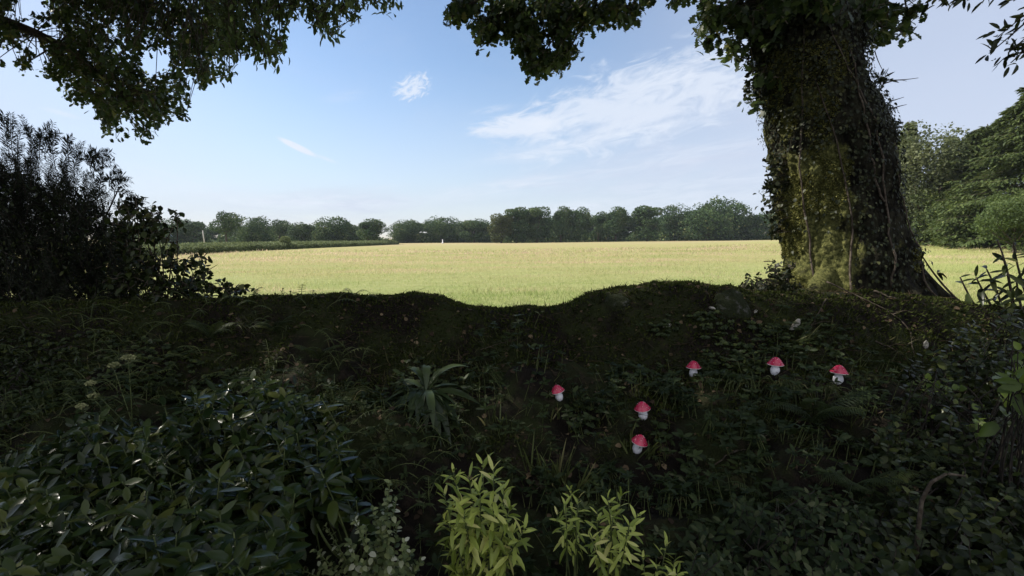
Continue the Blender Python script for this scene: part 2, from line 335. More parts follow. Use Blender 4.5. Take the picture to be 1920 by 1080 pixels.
# value noise on the python side
_G = rng.random((64, 64, 64))
def vnoise(p, s=1.0):
    p = np.asarray(p, float) * s; i = np.floor(p).astype(int); f = p - i; f = f * f * (3 - 2 * f); r = 0
    for a in (0, 1):
        for b in (0, 1):
            for c in (0, 1):
                wgt = (f[..., 0] if a else 1 - f[..., 0]) * (f[..., 1] if b else 1 - f[..., 1]) * (f[..., 2] if c else 1 - f[..., 2])
                r = r + wgt * _G[(i[..., 0] + a) % 64, (i[..., 1] + b) % 64, (i[..., 2] + c) % 64]
    return r * 2 - 1
def fbm(p, s=1.0, o=4):
    return sum(vnoise(np.asarray(p) + 7.3 * k, s * 2 ** k) * 0.5 ** k for k in range(o))
def inpoly(x, y, poly):
    r = np.zeros(len(x), bool); n = len(poly)
    for i in range(n):
        x0, y0 = poly[i]; x1, y1 = poly[(i + 1) % n]
        c = ((y0 > y) != (y1 > y)) & (x < (x1 - x0) * (y - y0) / (y1 - y0 + 1e-9) + x0); r ^= c
    return r
def sample_poly(poly, n):
    p = np.array(poly, float); lo, hi = p.min(0), p.max(0); out = np.empty((0, 2))
    while len(out) < n:
        q = rng.uniform(lo, hi, (n * 3, 2)); out = np.concatenate([out, q[inpoly(q[:, 0], q[:, 1], poly)]])
    return out[:n]
def Pn(pp, Y): return np.array([P(a, b, y) for (a, b), y in zip(pp, Y)])

# ------------------------------------------------------------------ terrain
CREST = [(-400, 575), (0, 575), (300, 566), (480, 560), (600, 562), (690, 562), (730, 558), (765, 551), (800, 553), (835, 563), (880, 575), (930, 581), (1000, 577), (1070, 570), (1095, 560), (1115, 549), (1180, 540), (1290, 534),
         (1335, 541), (1370, 541), (1440, 552), (1520, 548), (1640, 548), (1740, 556), (1800, 568), (1920, 585), (2300, 600)]
_cp = np.array([P(a, b, 3.9) for a, b in CREST]); CX, CZ = _cp[:, 0], _cp[:, 2]
def sm(x, a, b): t = np.clip((x - a) / (b - a), 0, 1); return t * t * (3 - 2 * t)
def bank_z(x, y, detail=True):
    x = np.asarray(x, float); y = np.asarray(y, float)
    c = np.interp(x, CX, CZ); yc = 3.9 + 0 * x
    if detail: c = c + 0.016 * fbm(np.stack([x, 0 * x, 0 * x], -1), 3.1, 3)
    s = (y - 1.2) / (yc - 1.2)
    gz = np.interp(s, [-1, 0, .2, .5, .8, .9, .96, 1.0], [0, 0, .08, .34, .70, .86, .965, 1.0])
    plat = 0.35 + 1.5 * sm(x, 0.9, 1.9)
    d = y - yc
    back = c - 0.09 * np.clip(d, 0, None) - sm(d, plat, plat + 1.4) * (c + 0.2)
    z = np.where(y < yc, c * gz, back)
    if detail:
        p = np.stack([x, y, 0 * x], -1); amp = sm(s, 0.0, 0.4) * np.where(d > 0, .12, 1 - 0.88 * sm(np.abs(d), 0.4, 0.0)) * sm(plat + 1.4 - d, 0, .5)
        z = z + amp * (0.13 * fbm(p, 1.5, 3) + 0.05 * fbm(p, 5, 4)) + 0.014 * fbm(p, 9, 3) * (1 - 0.7 * sm(np.abs(d), 0.3, 0.0))
        wv = sm(s, 0.62, 0.8) * sm(-d, 0, 0.35)
        z = z - 0.20 * wv * (0.5 + 0.5 * vnoise(p, 2.1))          # hollowed face under the crest
    return z
def field_z(x, y):
    x = np.asarray(x, float); y = np.asarray(y, float)
    sl_ = np.where(x > 0, 0.012 * np.minimum(x, 150), 0.006 * np.maximum(x, -200))
    return 0.35 + sl_ + 0.62 * np.exp(-((x - 52) / 24) ** 2 - ((y - 56) / 26) ** 2) + 0.05 * np.sin(x * 0.11 + 1) * np.sin(y * 0.07)
def grid(name, xs, ys, fn, m):
    X, Y = np.meshgrid(xs, ys); Z = fn(X, Y); b = Buf(); nx, ny = len(xs), len(ys)
    i = np.arange(ny - 1)[:, None] * nx + np.arange(nx - 1)[None]; f = np.stack([i, i + 1, i + nx + 1, i + nx], -1).reshape(-1, 4)
    b.add(np.stack([X, Y, Z], -1), [f]); return b.build(name, m, smooth=True)
gs = lambda a, b, n, k: a + (b - a) * np.linspace(0, 1, n) ** k
xs = np.concatenate([-gs(6, 90, 24, 2.2)[::-1][:-1], np.arange(-6, 6, 0.03), gs(6, 90, 24, 2.2)])
ys = np.concatenate([-gs(-1.0, 70, 20, 2.2)[::-1][:-1], np.arange(1.0, 6.0, 0.025), np.arange(6, 8.2, 0.2)])
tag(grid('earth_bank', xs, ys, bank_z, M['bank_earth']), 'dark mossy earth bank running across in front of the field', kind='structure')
xs = np.concatenate([-gs(0, 1500, 90, 3)[::-1][:-1], gs(0, 1500, 90, 3)]); ys = gs(4.7, 2500, 140, 3.5)
tag(grid('field', xs, ys, field_z, M['field_grass']), 'wide sunlit meadow of green and straw coloured grass', kind='structure')

def on_bank(px, py, zoff=0.0):
    """where the ray through a photo pixel meets the bank"""
    d = raydir(px, py); t = np.linspace(0.8, 7, 2400); q = np.array([0, 0, EYE]) + d * t[:, None]
    below = q[:, 2] < bank_z(q[:, 0], q[:, 1]) + zoff; k = int(np.argmax(below)) if below.any() else 1200
    return q[k]

# field blades close to the bank, where single tufts can be told
b = Buf(); n = 150000
y = 5.2 * np.exp(rng.random(n) ** 1.15 * math.log(11)); x = rng.uniform(-1.05, 1.05, n) * y
z = field_z(x, y); ok = (bank_z(x, y, False) < z + 0.1); x, y, z = x[ok], y[ok], z[ok]; n = len(x)
dens = vnoise(np.stack([x * .7, y, 0 * x], -1), 0.45); var = np.clip(0.34 + 0.25 * dens + 0.42 * sm(y, 11, 28) + rng.normal(0, 0.13, n) + 0.55 * fbm(np.stack([x * .22, y * .75, 0 * x], -1), 1.0, 4), 0, 1)
D = np.stack([rng.normal(0, .5, n), rng.normal(0, .5, n), np.ones(n)], -1)
leaves(b, T_BLADE, np.stack([x, y, z - 0.01], -1), D, rnd(n), (0.05 + 0.07 * rng.random(n)) * (1 + .4 * dens) * (1 + sm(y, 20, 50)), var, 1.3 + sm(y, 10, 50) * 2)
tag(b.build('meadow_grass', M['field_blade']), 'loose sunlit grass blades of the meadow beyond the bank', 'grass', kind='stuff')

# ------------------------------------------------------------------ crowns of the near trees
def crown_clusters(bl, bw, ends, dirs, nleaf, size, T, L=0.28, droop=0.25, wscale=1.0, spread=0.8, var0=None):
    n = len(ends); base = ends - dirs * L
    segs(bw, base, ends, 0.005, 0.002)
    t = rng.random((n, nleaf)); Dd = np.repeat(dirs, nleaf, 0)
    pos = np.repeat(base, nleaf, 0) + Dd * (t.reshape(-1, 1) * L) + rng.normal(0, size * 0.35, (n * nleaf, 3))
    ld = norm(Dd * 0.5 + rnd(n * nleaf) * spread + np.array([0, 0, -droop]))
    up = norm(np.array([0, 0, 1.0]) + rnd(n * nleaf) * 0.7)
    vv = np.clip(rng.normal(0.45, 0.25, n * nleaf), 0, 1)
    leaves(bl, T, pos, ld, up, size * rng.uniform(0.6, 1.2, n * nleaf), vv, wscale)
def in_tunnel(p, q, r):
    """points that would shade the sunlit spot q (radius r)"""
    d = p - np.asarray(q); t = d @ SUN; return (np.linalg.norm(d - t[:, None] * SUN, axis=1) < r) & (t > 0.3)

# --- ivy-clad oak on the bank
TY = 4.7
PROF = [(600, 1440, 1790), (560, 1452, 1760), (520, 1463, 1737), (460, 1461, 1717), (400, 1456, 1702), (330, 1447, 1684), (290, 1443, 1680), (240, 1440, 1674), (200, 1439, 1660),
        (170, 1436, 1648), (140, 1432, 1640), (100, 1430, 1625), (50, 1425, 1612), (0, 1415, 1608), (-80, 1400, 1600), (-200, 1370, 1580), (-400, 1330, 1560), (-700, 1290, 1520)]
tz, tx, tr = [], [], []
for py, l, r in PROF:
    a, b_ = P(l, py, TY), P(r, py, TY); tz.append(a[2]); tx.append((a[0] + b_[0]) / 2 - 0.03 - 0.05 * min(1, max(0, (py - 330) / 120))); tr.append((b_[0] - a[0]) / 2 * (0.74 + 0.11 * min(1, max(0, (330 - py) / 250)) + 0.07 * min(1, max(0, (py - 330) / 120))))
tz, tx, tr = map(np.array, (tz, tx, tr))
def trunk_pt(z, a, off=0.0):
    cx = np.interp(z, tz, tx); r = np.interp(z, tz, tr)
    flare = 0.20 * sm(z, 1.75, 0.95) * (0.45 + 0.55 * np.cos(3 * a + 0.7)) * 0.6
    cc_, ss_ = np.cos(a), np.sin(a)
    p = np.stack([cx + r * cc_, TY + r * ss_ * 0.95, z], -1)
    d = 0.07 * fbm(p * np.array([1, 1, .6]), 2.2, 3) + 0.05 * (np.abs(fbm(p * np.array([1, 1, .3]), 9, 3)) - .3) + 0.012 * fbm(p, 30, 2)
    bul = 0.07 * np.exp(-((z - 2.78) / 0.10) ** 2 - (np.angle(np.exp(1j * (a + 0.15))) / 0.5) ** 2)
    rr = r + flare + d + bul + off
    return np.stack([cx + rr * cc_, TY + rr * ss_ * 0.95, z], -1)
oak_base = np.array([float(tx[1]), TY, 1.05])
oak = empty('oak_tree', oak_base, 'massive old oak with an ivy and moss covered trunk standing on the bank', 'tree')
b = Buf(); na, nz = 260, 640
A_, Z_ = np.meshgrid(np.linspace(0, 2 * math.pi, na, endpoint=False), np.linspace(0.85, 7.5, nz)); V = trunk_pt(Z_, A_)
i = np.arange(nz - 1)[:, None] * na; j = np.arange(na)[None]; j2 = (j + 1) % na
b.add(V, [np.stack([i + j, i + j2, i + na + j2, i + na + j], -1).reshape(-1, 4)])
# roots creeping over the bank
for a0, L in ((-0.35, 0.55), (-1.3, 0.8), (-2.4, 0.9), (3.3, 0.7)):
    p0 = trunk_pt(np.array([1.15]), np.array([a0]), -0.15)[0]; p1 = p0 + np.array([math.cos(a0), math.sin(a0), 0]) * L; p1[2] = bank_z(p1[0], p1[1]) - 0.05
    p0[2] = 1.3; tube(b, bez(p0, p1, (p0 + p1) / 2 + np.array([0, 0, -0.12]), 9), np.linspace(0.09, 0.02, 9), 10)
trunk_ob = b.build('trunk', M['mossy_bark'], oak, True)
# limbs
b = Buf(); limb_ends = []
topo = np.array([float(np.interp(5.2, tz, tx)), TY, 5.2])
LIMBS = [((2.9, 4.7, 4.4), (0.3, 6.3, 5.1), 0.14), ((2.6, 4.7, 5.0), (-1.5, 4.5, 6.5), 0.2), ((2.6, 4.7, 5.5), (0.5, 2.0, 7.0), 0.2), ((2.6, 4.7, 6.0), (-0.5, 0.0, 7.6), 0.2),
         ((2.8, 4.7, 5.2), (5.8, 3.6, 6.6), 0.2), ((2.8, 4.7, 5.8), (6.2, 6.3, 7.4), 0.2), ((2.6, 4.7, 7.0), (1.6, 6.0, 10.5), 0.25), ((2.6, 4.7, 6.5), (-2.0, 3.0, 9.0), 0.2),
         ((2.9, 4.8, 3.9), (3.9, 5.2, 4.45), 0.07), ((2.7, 4.6, 4.0), (1.75, 4.9, 3.9), 0.06)]
for a, c_, r in LIMBS:
    pts = bez(a, c_, n=14, sag=0.35, wob=0.15); pts += 0.05 * np.stack([fbm(pts, 1.7, 2), fbm(pts + 9, 1.7, 2), fbm(pts + 5, 1.7, 2)], -1)
    tube(b, pts, np.linspace(r, r * 0.2, 14), 9)
b.build('limb', M['bark'], oak, True)
bl, bw = Buf(), Buf()
OAKB = [(870, 18, 34), (848, 30, 16), (925, 42, 38), (905, 62, 22), (960, 20, 45), (985, 55, 40), (1000, 95, 32), (1030, 118, 26), (1000, 125, 22), (1062, 105, 18), (1050, 60, 34), (1085, 25, 36), (1115, 30, 26), (1150, 18, 30),
        (1180, 30, 18), (1215, 0, 18), (1040, 10, 45), (1270, -5, 18), (1320, 0, 22), (1335, 40, 30), (1330, 75, 16), (1370, 25, 34), (1378, 85, 18), (1405, 55, 28), (1402, 112, 14), (1425, 20, 40), (1426, 145, 12), (1424, 188, 9),
        (1440, 90, 18), (1640, 10, 36), (1655, 50, 26), (1640, 70, 18), (1690, 60, 14), (1665, 20, 22), (1700, 20, 10), (1722, 22, 12), (1612, 30, 26), (1480, 10, 40), (1550, 5, 40)]
ends = []
for px, py, r in OAKB:
    k = int(3 + r * r / (26 if px < 1290 else 80)); yc_ = 6.35 if px < 1290 else 4.75 if px < 1500 else 5.0
    if 1450 < px < 1600: yc_ = 4.2
    q = np.stack([px + rng.normal(0, r * .36, k), py + rng.normal(0, r * .36, k)], -1)
    e = Pn(q, rng.normal(yc_, 0.22, k)); ends.append(e)
    c_ = P(px, py, yc_); start = np.array([1.5, 5.65, 5.05]) if px < 1290 else P(1500 if px < 1520 else 1600, -30, 4.8)
    tube(bw, bez(start, c_, n=8, sag=0.12, wob=0.1), np.linspace(0.022, 0.006, 8), 5)
    segs(bw, np.repeat(c_[None], k, 0), e, 0.006, 0.003)
ends = np.concatenate(ends); dirs = norm(rnd(len(ends)) * 0.8 + np.array([-0.2, -0.1, -0.5]))
crown_clusters(bl, bw, ends, dirs, 8, 0.09, T_OAK, 0.12, 0.3, 1.0)
# the rest of the crown, above and behind the view
def volume(boxes, n):
    out = []
    tot = sum(bx[6] for bx in boxes)
    for x0, x1, y0, y1, z0, z1, wgt in boxes:
        k = int(n * wgt / tot); p = np.stack([rng.uniform(x0, x1, k * 2), rng.uniform(y0, y1, k * 2), rng.uniform(z0, z1, k * 2)], -1)
        out.append(p[vnoise(p, 0.8) > -0.22][:k])
    return np.concatenate(out)
LITSPOTS = [(2.62, 4.35, 1.35, 0.5), (2.60, 4.35, 1.75, 0.52), (2.58, 4.35, 2.15, 0.46), (2.1, 4.15, 1.2, 0.35), (4.2, 4.5, 1.15, 0.3), (3.1, 4.1, 1.2, 0.25), (3.7, 4.0, 1.2, 0.3), (1.3, 4.1, 1.25, 0.3), (0.8, 4.0, 1.2, 0.22), (-2.1, 3.9, 1.1, 0.25), (0.5, 6.3, 3.8, 0.5), (-4.6, 7.4, 5.2, 0.6), (-3.4, 7.4, 5.6, 0.4)]
def clear_spots(p):
    for x_, y_, z_, r_ in LITSPOTS: p = p[~in_tunnel(p, (x_, y_, z_), r_)]
    return p
def offscreen(p):
    """keep the sky the photo shows open"""
    c, s = math.cos(PITCH), math.sin(PITCH); q = p - np.array([0, 0, EYE]); zc = q[:, 1] * c - q[:, 2] * s; yc_ = q[:, 1] * s + q[:, 2] * c
    vis = (zc > 0.2) & (yc_ < zc * 0.61) & (np.abs(q[:, 0]) < zc * 1.12); return p[~vis]
ov = clear_spots(offscreen(volume([(0.5, 5, 3.2, 7, 5.6, 9.5, 4), (-1.5, 3, 3.6, 6.6, 5.8, 8.5, 4)], 1700)))
crown_clusters(bl, bw, ov, norm(rnd(len(ov)) + np.array([0, 0, -.3])), 10, 0.15, T_DIAMOND, 0.35, 0.25, 1.4)
bl.build('crown', M['oak_leaf'], oak); bw.build('branches', M['twig'], oak)
# ivy leaves and stems on the trunk
bi, bs = Buf(), Buf(); n = 15000
a = rng.uniform(math.pi * 0.85, math.pi * 2.1, n); z = 1.15 + 3.6 * rng.random(n) ** 0.8
p = trunk_pt(z, a); keep = rng.random(n) < np.clip(0.5 + 0.9 * fbm(p, 1.6, 2) + 0.5 * sm(z, 2.6, 3.4) * sm(a, 5.2, 3.6) - 0.12 * sm(a, 4.3, 5.2) - 1.1 * sm(z, 2.75, 2.3) * sm(a, 4.7, 4.2), 0.02, 1)
a, z, p = a[keep], z[keep], p[keep]; n = len(a); out = np.stack([np.cos(a), np.sin(a), 0 * a], -1)
p = trunk_pt(z, a, rng.uniform(0.0, 0.07, n))
leaves(bi, T_BROAD, p, norm(out * 0.5 + np.array([0, 0, -0.9]) + rnd(n) * 0.6), norm(out + rnd(n) * 0.4 + np.array([0, 0, .4])), rng.uniform(0.016, 0.038, n), None, .9)
n = 500; z = rng.uniform(1.6, 4.3, n); a = rng.normal(math.pi * 1.03, 0.10, n); out = np.stack([np.cos(a), np.sin(a), 0 * a], -1)   # fringe at the left edge
gate = (vnoise(np.stack([z, z * 0, z * 0], -1), 2.3) + sm(z, 2.4, 3.3) * 0.9) > 0.25; z, a, out = z[gate], a[gate], out[gate]; n = len(z)
p = trunk_pt(z, a, rng.uniform(0.0, 0.17, n)); p0 = trunk_pt(z + 0.03, a, -0.02); segs(bs, p0, p, 0.003, 0.0015)
for _ in range(3): leaves(bi, T_BROAD, p + rng.normal(0, .02, (n, 3)), norm(out * 0.6 + rnd(n) + np.array([0, 0, -0.7])), rnd(n), rng.uniform(0.025, 0.05, n))
for a0, z0, z1, dr in ((4.75, 1.2, 3.4, 0.3), (5.0, 1.9, 3.2, -0.25), (4.2, 1.1, 2.9, 0.2), (5.35, 1.1, 2.4, 0.2), (3.9, 1.1, 4.2, -0.2)):
    zz = np.linspace(z0, z1, 26); aa = a0 + dr * np.sin((zz - z0) * 1.9) + 0.05 * vnoise(np.stack([zz * 3, zz * 0 + a0, zz * 0], -1)); tube(bs, trunk_pt(zz, aa, 0.012), np.linspace(0.009, 0.005, 26), 6)
for px0, py0, px1, py1 in ((1655, 150, 1722, 146), (1655, 158, 1700, 152), (1640, 95, 1660, 140), (1668, 190, 1695, 182), (1668, 205, 1700, 196), (1440, 212, 1412, 188), (1438, 158, 1408, 160), (1440, 235, 1422, 226)):
    tube(bs, bez(P(px0, py0, TY), P(px1, py1, TY - 0.05), n=6, wob=0.02), np.linspace(0.006, 0.002, 6), 4)
for px, py, r, k in ((1658, 150, 9, 26), (1650, 145, 6, 14), (1418, 205, 8, 6), (1674, 232, 10, 22), (1446, 345, 10, 36), (1440, 350, 7, 20)):
    q = np.stack([px + rng.normal(0, r * .6, k), py + rng.normal(0, r * .6, k)], -1); leaves(bi, T_LONG, Pn(q, np.full(k, TY - 0.05)), rnd(k), rnd(k), 0.07)
iv = bi.build('ivy', M['ivy_leaf'], oak); cs_ = bs.build('creeper_stem', M['twig'], oak, True); cs_.parent = iv
# moss cushions
bm = Buf(); n = 80000; a = rng.uniform(math.pi * 0.85, math.pi * 2.1, n); z = 1.0 + 2.2 * rng.random(n) ** 1.2; p = trunk_pt(z, a)
keep = fbm(p, 3.0, 3) + sm(z, 2.7, 1.6) * 0.35 - 0.65 * sm(a, 4.1, 4.7) > 0.08; a, z, p = a[keep], z[keep], p[keep]; n = len(a); out = np.stack([np.cos(a), np.sin(a), 0 * a], -1)
leaves(bm, T_DIAMOND, p - out * 0.004, norm(out + rnd(n) * 0.9 + np.array([0, 0, -.2])), rnd(n), rng.uniform(0.012, 0.03, n), None, 0.8)
M['trunk_moss'] = leaf_mat('trunk_moss', (0.07, 0.08, 0.02), (0.23, 0.225, 0.075), 0.95, 0.1, 0.2)
bm.build('moss', M['trunk_moss'], oak).parent = trunk_ob

# --- tree whose boughs hang in from the upper left
lt = empty('overhanging_tree', (-8.8, 6.2, 0.3), 'large leafy tree whose dark boughs hang down into the upper left of the view', 'tree')
b = Buf(); tp = bez((-8.8, 6.2, 0.1), (-8.2, 6.0, 9.0), n=16, wob=0.2); tube(b, tp, np.linspace(0.42, 0.15, 16) + 0.2 * np.exp(-np.arange(16) / 1.2), 16)
b.build('trunk', M['bark'], lt, True)
bl, bw = Buf(), Buf(); bb = Buf()
POLY = [(-260, -160), (440, -160), (430, 30), (455, 60), (440, 100), (395, 120), (425, 140), (380, 165), (345, 150), (360, 190), (350, 232), (315, 205), (318, 222), (285, 262), (235, 268), (200, 255), (190, 225), (160, 200), (130, 195), (118, 160), (80, 140), (30, 130), (-20, 142), (-150, 180), (-260, 200)]
q = sample_poly(POLY, 3300)
hole = fbm(np.stack([q[:, 0] / 60, q[:, 1] / 60, q[:, 0] * 0], -1), 1.0, 2)
dh = np.minimum(np.hypot(q[:, 0] - 48, (q[:, 1] - 18)) / 24, np.hypot(q[:, 0] - 96, q[:, 1] - 62) / 26)
q = q[(hole > -0.5) & (dh > 1)]
Yd = np.clip(rng.normal(7.6, 0.9, len(q)), 5.8, 10); e = Pn(q, Yd)
BOUGHS = [((-8.3, 6.0, 5.2), (-3.6, 7.4, 5.2), .15), ((-8.3, 6.0, 4.6), (-5.6, 7.6, 3.7), .12), ((-8.3, 6.0, 6.2), (-2.6, 7.0, 6.6), .16), ((-8.3, 6.0, 5.6), (-4.6, 7.8, 4.6), .1), ((-8.3, 6, 5.0), (-6.4, 7.5, 5.8), .1), ((-4.2, 7.2, 5.6), (-1.7, 7.2, 5.2), .05),
          ((-8.2, 6, 7.5), (-3.0, 3.5, 8.6), .16), ((-8.2, 6, 7.0), (-5.0, 1.5, 7.5), .14), ((-8.2, 6, 8.0), (-7.0, 9.0, 11.0), .14)]
bp = []
for a, c_, r in BOUGHS:
    pts = bez(a, c_, n=16, sag=0.5, wob=0.25); pts[3:] += 0.10 * np.stack([vnoise(pts[3:], 1.3), vnoise(pts[3:] + 9, 1.3), vnoise(pts[3:] + 5, 1.3)], -1); tube(bb, pts, np.linspace(r, r * 0.18, 16), 8); bp.append(pts)
bp = np.concatenate(bp)
near = bp[np.argmin(((e[:, None] - bp[None]) ** 2).sum(-1), 1)]; mid = near + (e - near) * 0.55 + rng.normal(0, .06, e.shape)
segs(bw, near[::2], mid[::2], 0.012, 0.006); segs(bw, mid, e, 0.006, 0.003)
crown_clusters(bl, bw, e, norm(norm(e - near) + rnd(len(e)) * .6 + np.array([0, 0, -.4])), 8, 0.08, T_OAK, 0.20, 0.3, 1.15)
ov = clear_spots(offscreen(volume([(-13, 0.6, 2.0, 7.6, 5.4, 8.2, 13), (-12, -6, 1.0, 6, 4.4, 6.5, 3)], 6000)))  # unseen crown mass, shaped and placed to keep the sun off the foreground
crown_clusters(bl, bw, ov, norm(rnd(len(ov)) + np.array([0, 0, -.3])), 10, 0.15, T_DIAMOND, 0.35, 0.25, 1.4)
bl.build('crown', M['oak_leaf'], lt); bb.build('limb', M['bark'], lt, True); bw.build('branches', M['twig'], lt)

# --- second, finer-leaved tree reaching in beside it
wt = empty('narrow_leaved_tree', (-6.5, 11.5, 0.3), 'tree with light narrow leaves trailing into the top of the view beside the dark boughs', 'tree')
wt.location = (-1.6, 1.0, -0.02)
wt.location = (-3.4, -2.6, 0.0)
b = Buf(); tube(b, bez((-3.4, -2.6, -.05), (-3.0, -2.0, 8.5), n=14, wob=.2), np.linspace(0.3, 0.12, 14), 12); b.build('trunk', M['bark'], wt, True)
bl, bw, bb = Buf(), Buf(), Buf(); ends = []
WB = [(430, 30, 40), (470, 20, 35), (480, 70, 32), (445, 90, 28), (505, 95, 24), (525, 80, 16), (500, 110, 14), (430, 140, 16), (520, 20, 30), (555, 10, 26), (590, 20, 26), (610, 45, 22), (622, 66, 12), (640, 15, 26), (670, 15, 18), (700, 0, 22), (730, 0, 12), (560, -20, 40), (640, -30, 40), (480, -30, 50)]
for px, py, r in WB:
    k = int(3 + r * r / 52); q_ = np.stack([px + rng.normal(0, r * .45, k), py + rng.normal(0, r * .45, k)], -1); e = Pn(q_, rng.normal(5.6, 0.25, k)); ends.append(e); c_ = P(px, py, 5.6)
    tube(bb, bez((-2.4, 4.4, 6.0), c_, n=10, sag=0.35, wob=0.2), np.linspace(0.02, 0.005, 10), 5); segs(bw, np.repeat(c_[None], k, 0), e, 0.005, 0.003)
tube(bb, bez((-3.1, -2.2, 6.5), (-2.4, 4.4, 6.0), n=14, sag=0.8), np.linspace(0.12, 0.03, 14), 8)
e = np.concatenate(ends); crown_clusters(bl, bw, e, norm(rnd(len(e)) * .8 + np.array([.1, 0, -.6])), 9, 0.085, T_OVAL, 0.22, 0.4, 0.8)
ov = clear_spots(offscreen(volume([(-5.5, -1, -4.5, 1.0, 5.6, 8.5, 1)], 500))); crown_clusters(bl, bw, ov, norm(rnd(len(ov))), 9, 0.16, T_DIAMOND, 0.35, 0.25, 1.3)
bl.build('crown', M['ash_leaf'], wt); bb.build('limb', M['bark'], wt, True); bw.build('branches', M['twig'], wt)

# --- spray entering at the top right
rt = empty('chestnut_tree', (6.6, 2.0, 0.0), 'tree with long finger-like leaves, its branch tips showing at the top right', 'tree')
b = Buf(); tube(b, bez((6.6, 2, -.2), (6.4, 2.2, 7), n=12, wob=.15), np.linspace(0.28, 0.1, 12), 12); b.build('trunk', M['bark'], rt, True)
bl, bb = Buf(), Buf()
for px, py, k in ((1760, 2, 7), (1785, 8, 6), (1805, 0, 6), (1870, 70, 8), (1900, 60, 12), (1915, 95, 14), (1890, 100, 7), (1858, 98, 5), (1900, 2, 8), (1915, 40, 8), (1940, 80, 20), (1960, 30, 20), (1850, -10, 8), (1895, 118, 5)):
    c_ = P(px, py, 4.1); tube(bb, bez((5.4, 3.2, 4.6), c_, n=8, sag=.1, wob=.05), np.linspace(0.012, 0.004, 8), 5)
    leaves(bl, T_OVAL, np.repeat(c_[None], k, 0) + rng.normal(0, .03, (k, 3)), norm(rnd(k) + np.array([-.5, -.1, -.5])), rnd(k) + np.array([0, 0, 1]), 0.105 * rng.uniform(.7, 1.1, k), None, 0.65)
tube(bb, bez((6.45, 2.2, 5.2), (5.4, 3.2, 4.6), n=6), np.linspace(.06, .02, 6), 6)
ov = clear_spots(offscreen(volume([(4.5, 9, 0, 4, 5.0, 8.0, 1)], 500))); bw = Buf(); crown_clusters(bl, bw, ov, norm(rnd(len(ov))), 9, 0.16, T_DIAMOND, 0.35, 0.25, 1.3); bw.build('branches', M['twig'], rt)
bl.build('crown', M['dark_leaf'], rt); bb.build('limb', M['bark'], rt, True)
# ------------------------------------------------------------------ far trees
def far_tree(seed, H, W, m, low=0.12, nf=5200, fs=0.5, lumps=18, flat=0.8, trunkh=0.5):
    """returns trunk and crown buffers of one broad tree, base at the origin"""
    st = np.random.default_rng(seed); bt, bc = Buf(), Buf()
    tube(bt, bez((0, 0, -0.5), (st.normal(0, .3), st.normal(0, .3), H * 0.7), n=8, wob=.1), np.linspace(0.35, 0.12, 8) * H / 12, 8)
    for k in range(6):
        a = k * 1.05 + st.random(); z0 = H * (low + 0.1 + .1 * st.random()); e_ = (math.cos(a) * W * .36, math.sin(a) * W * .36, z0 + H * .3)
        tube(bt, bez((0, 0, z0 * .9), e_, n=6, sag=-.3), np.linspace(.14, .04, 6) * H / 12, 5)
    cs, rs = [], []
    for k in range(lumps):
        u = st.random() ** 0.8; a = st.random() * 6.283; z_ = low + (1 - low) * (0.10 + 0.74 * st.random()); rr = W / 2 * math.sqrt(max(0.05, 1 - ((z_ - .45) / .62) ** 2)) * 0.72 * math.sqrt(u)
        cs.append((rr * math.cos(a), rr * math.sin(a), z_ * H)); rs.append(W * (0.19 + 0.11 * st.random()))
    cs, rs = np.array(cs), np.array(rs); k = st.integers(0, lumps, nf); d = norm(st.normal(size=(nf, 3))); rad = rs[k] * st.uniform(.6, 1.08, nf) ** 0.5
    p = cs[k] + d * rad[:, None] * np.array([1, 1, flat]); p = p[p[:, 2] > low * H * (0.7 + .5 * st.random(nf))]; n_ = len(p)
    d = norm(p - np.array([0, 0, H * .45])) 
    leaves(bc, T_BROAD, p, norm(rnd(n_) + np.array([0, 0, -.3])), norm(d * 0.8 + rnd(n_) * .8 + np.array([0, 0, .5])), fs * st.uniform(.6, 1.3, n_), np.clip(st.normal(.42, .2, n_) + 0.4 * vnoise(p, .3), 0, 1))
    return bt, bc
PROTO = {}
def proto(key, **k):
    bt, bc = far_tree(**k); PROTO[key] = (bt, bc, k['m'], k['H'], k['W'])
proto('round', seed=1, H=12, W=11, m='far_leaf', low=.05, nf=6000); proto('wide', seed=2, H=11, W=15, m='far_leaf', lumps=26, nf=8200, low=.06)
proto('tall', seed=3, H=14, W=9, m='far_leaf', lumps=18, low=.06, nf=6000); proto('olive', seed=4, H=13, W=9, m='far_olive', low=0.03, lumps=20)
proto('open', seed=5, H=14, W=12, m='far_leaf', low=0.25, lumps=10, nf=3600); proto('oval', seed=6, H=13, W=10, m='far_leaf', lumps=15, low=0.1)
_built = {}
def place_tree(kind, px, top, Y, wpx, label, group, base_z=None, name='far_tree'):
    bt, bc, m_, H, W = PROTO[kind]
    q_ = P(px, 447, Y); x_ = q_[0]; z0 = float(field_z(x_, Y)) if base_z is None else base_z
    h_ = P(px, top, Y)[2] - z0; w_ = wpx / 960 * Y
    o = empty(name, (x_, Y, z0), label, 'tree', group, rz=rng.uniform(0, 6.28)); o.scale = (w_ / W, w_ / W, h_ / H * 1.0)
    if kind not in _built: _built[kind] = (bt.build('trunk', M['bark'], o, True, (0, 0, 0)), bc.build('crown', M[m_], o, False, (0, 0, 0)))
    else:
        for s_o in _built[kind]: c_ = s_o.copy(); c_.parent = o; col.objects.link(c_)
    return o
GL, GC, GR = 'trees of the wood beyond the hedge', 'trees along the far edge of the field', 'trees of the taller wood across the field'
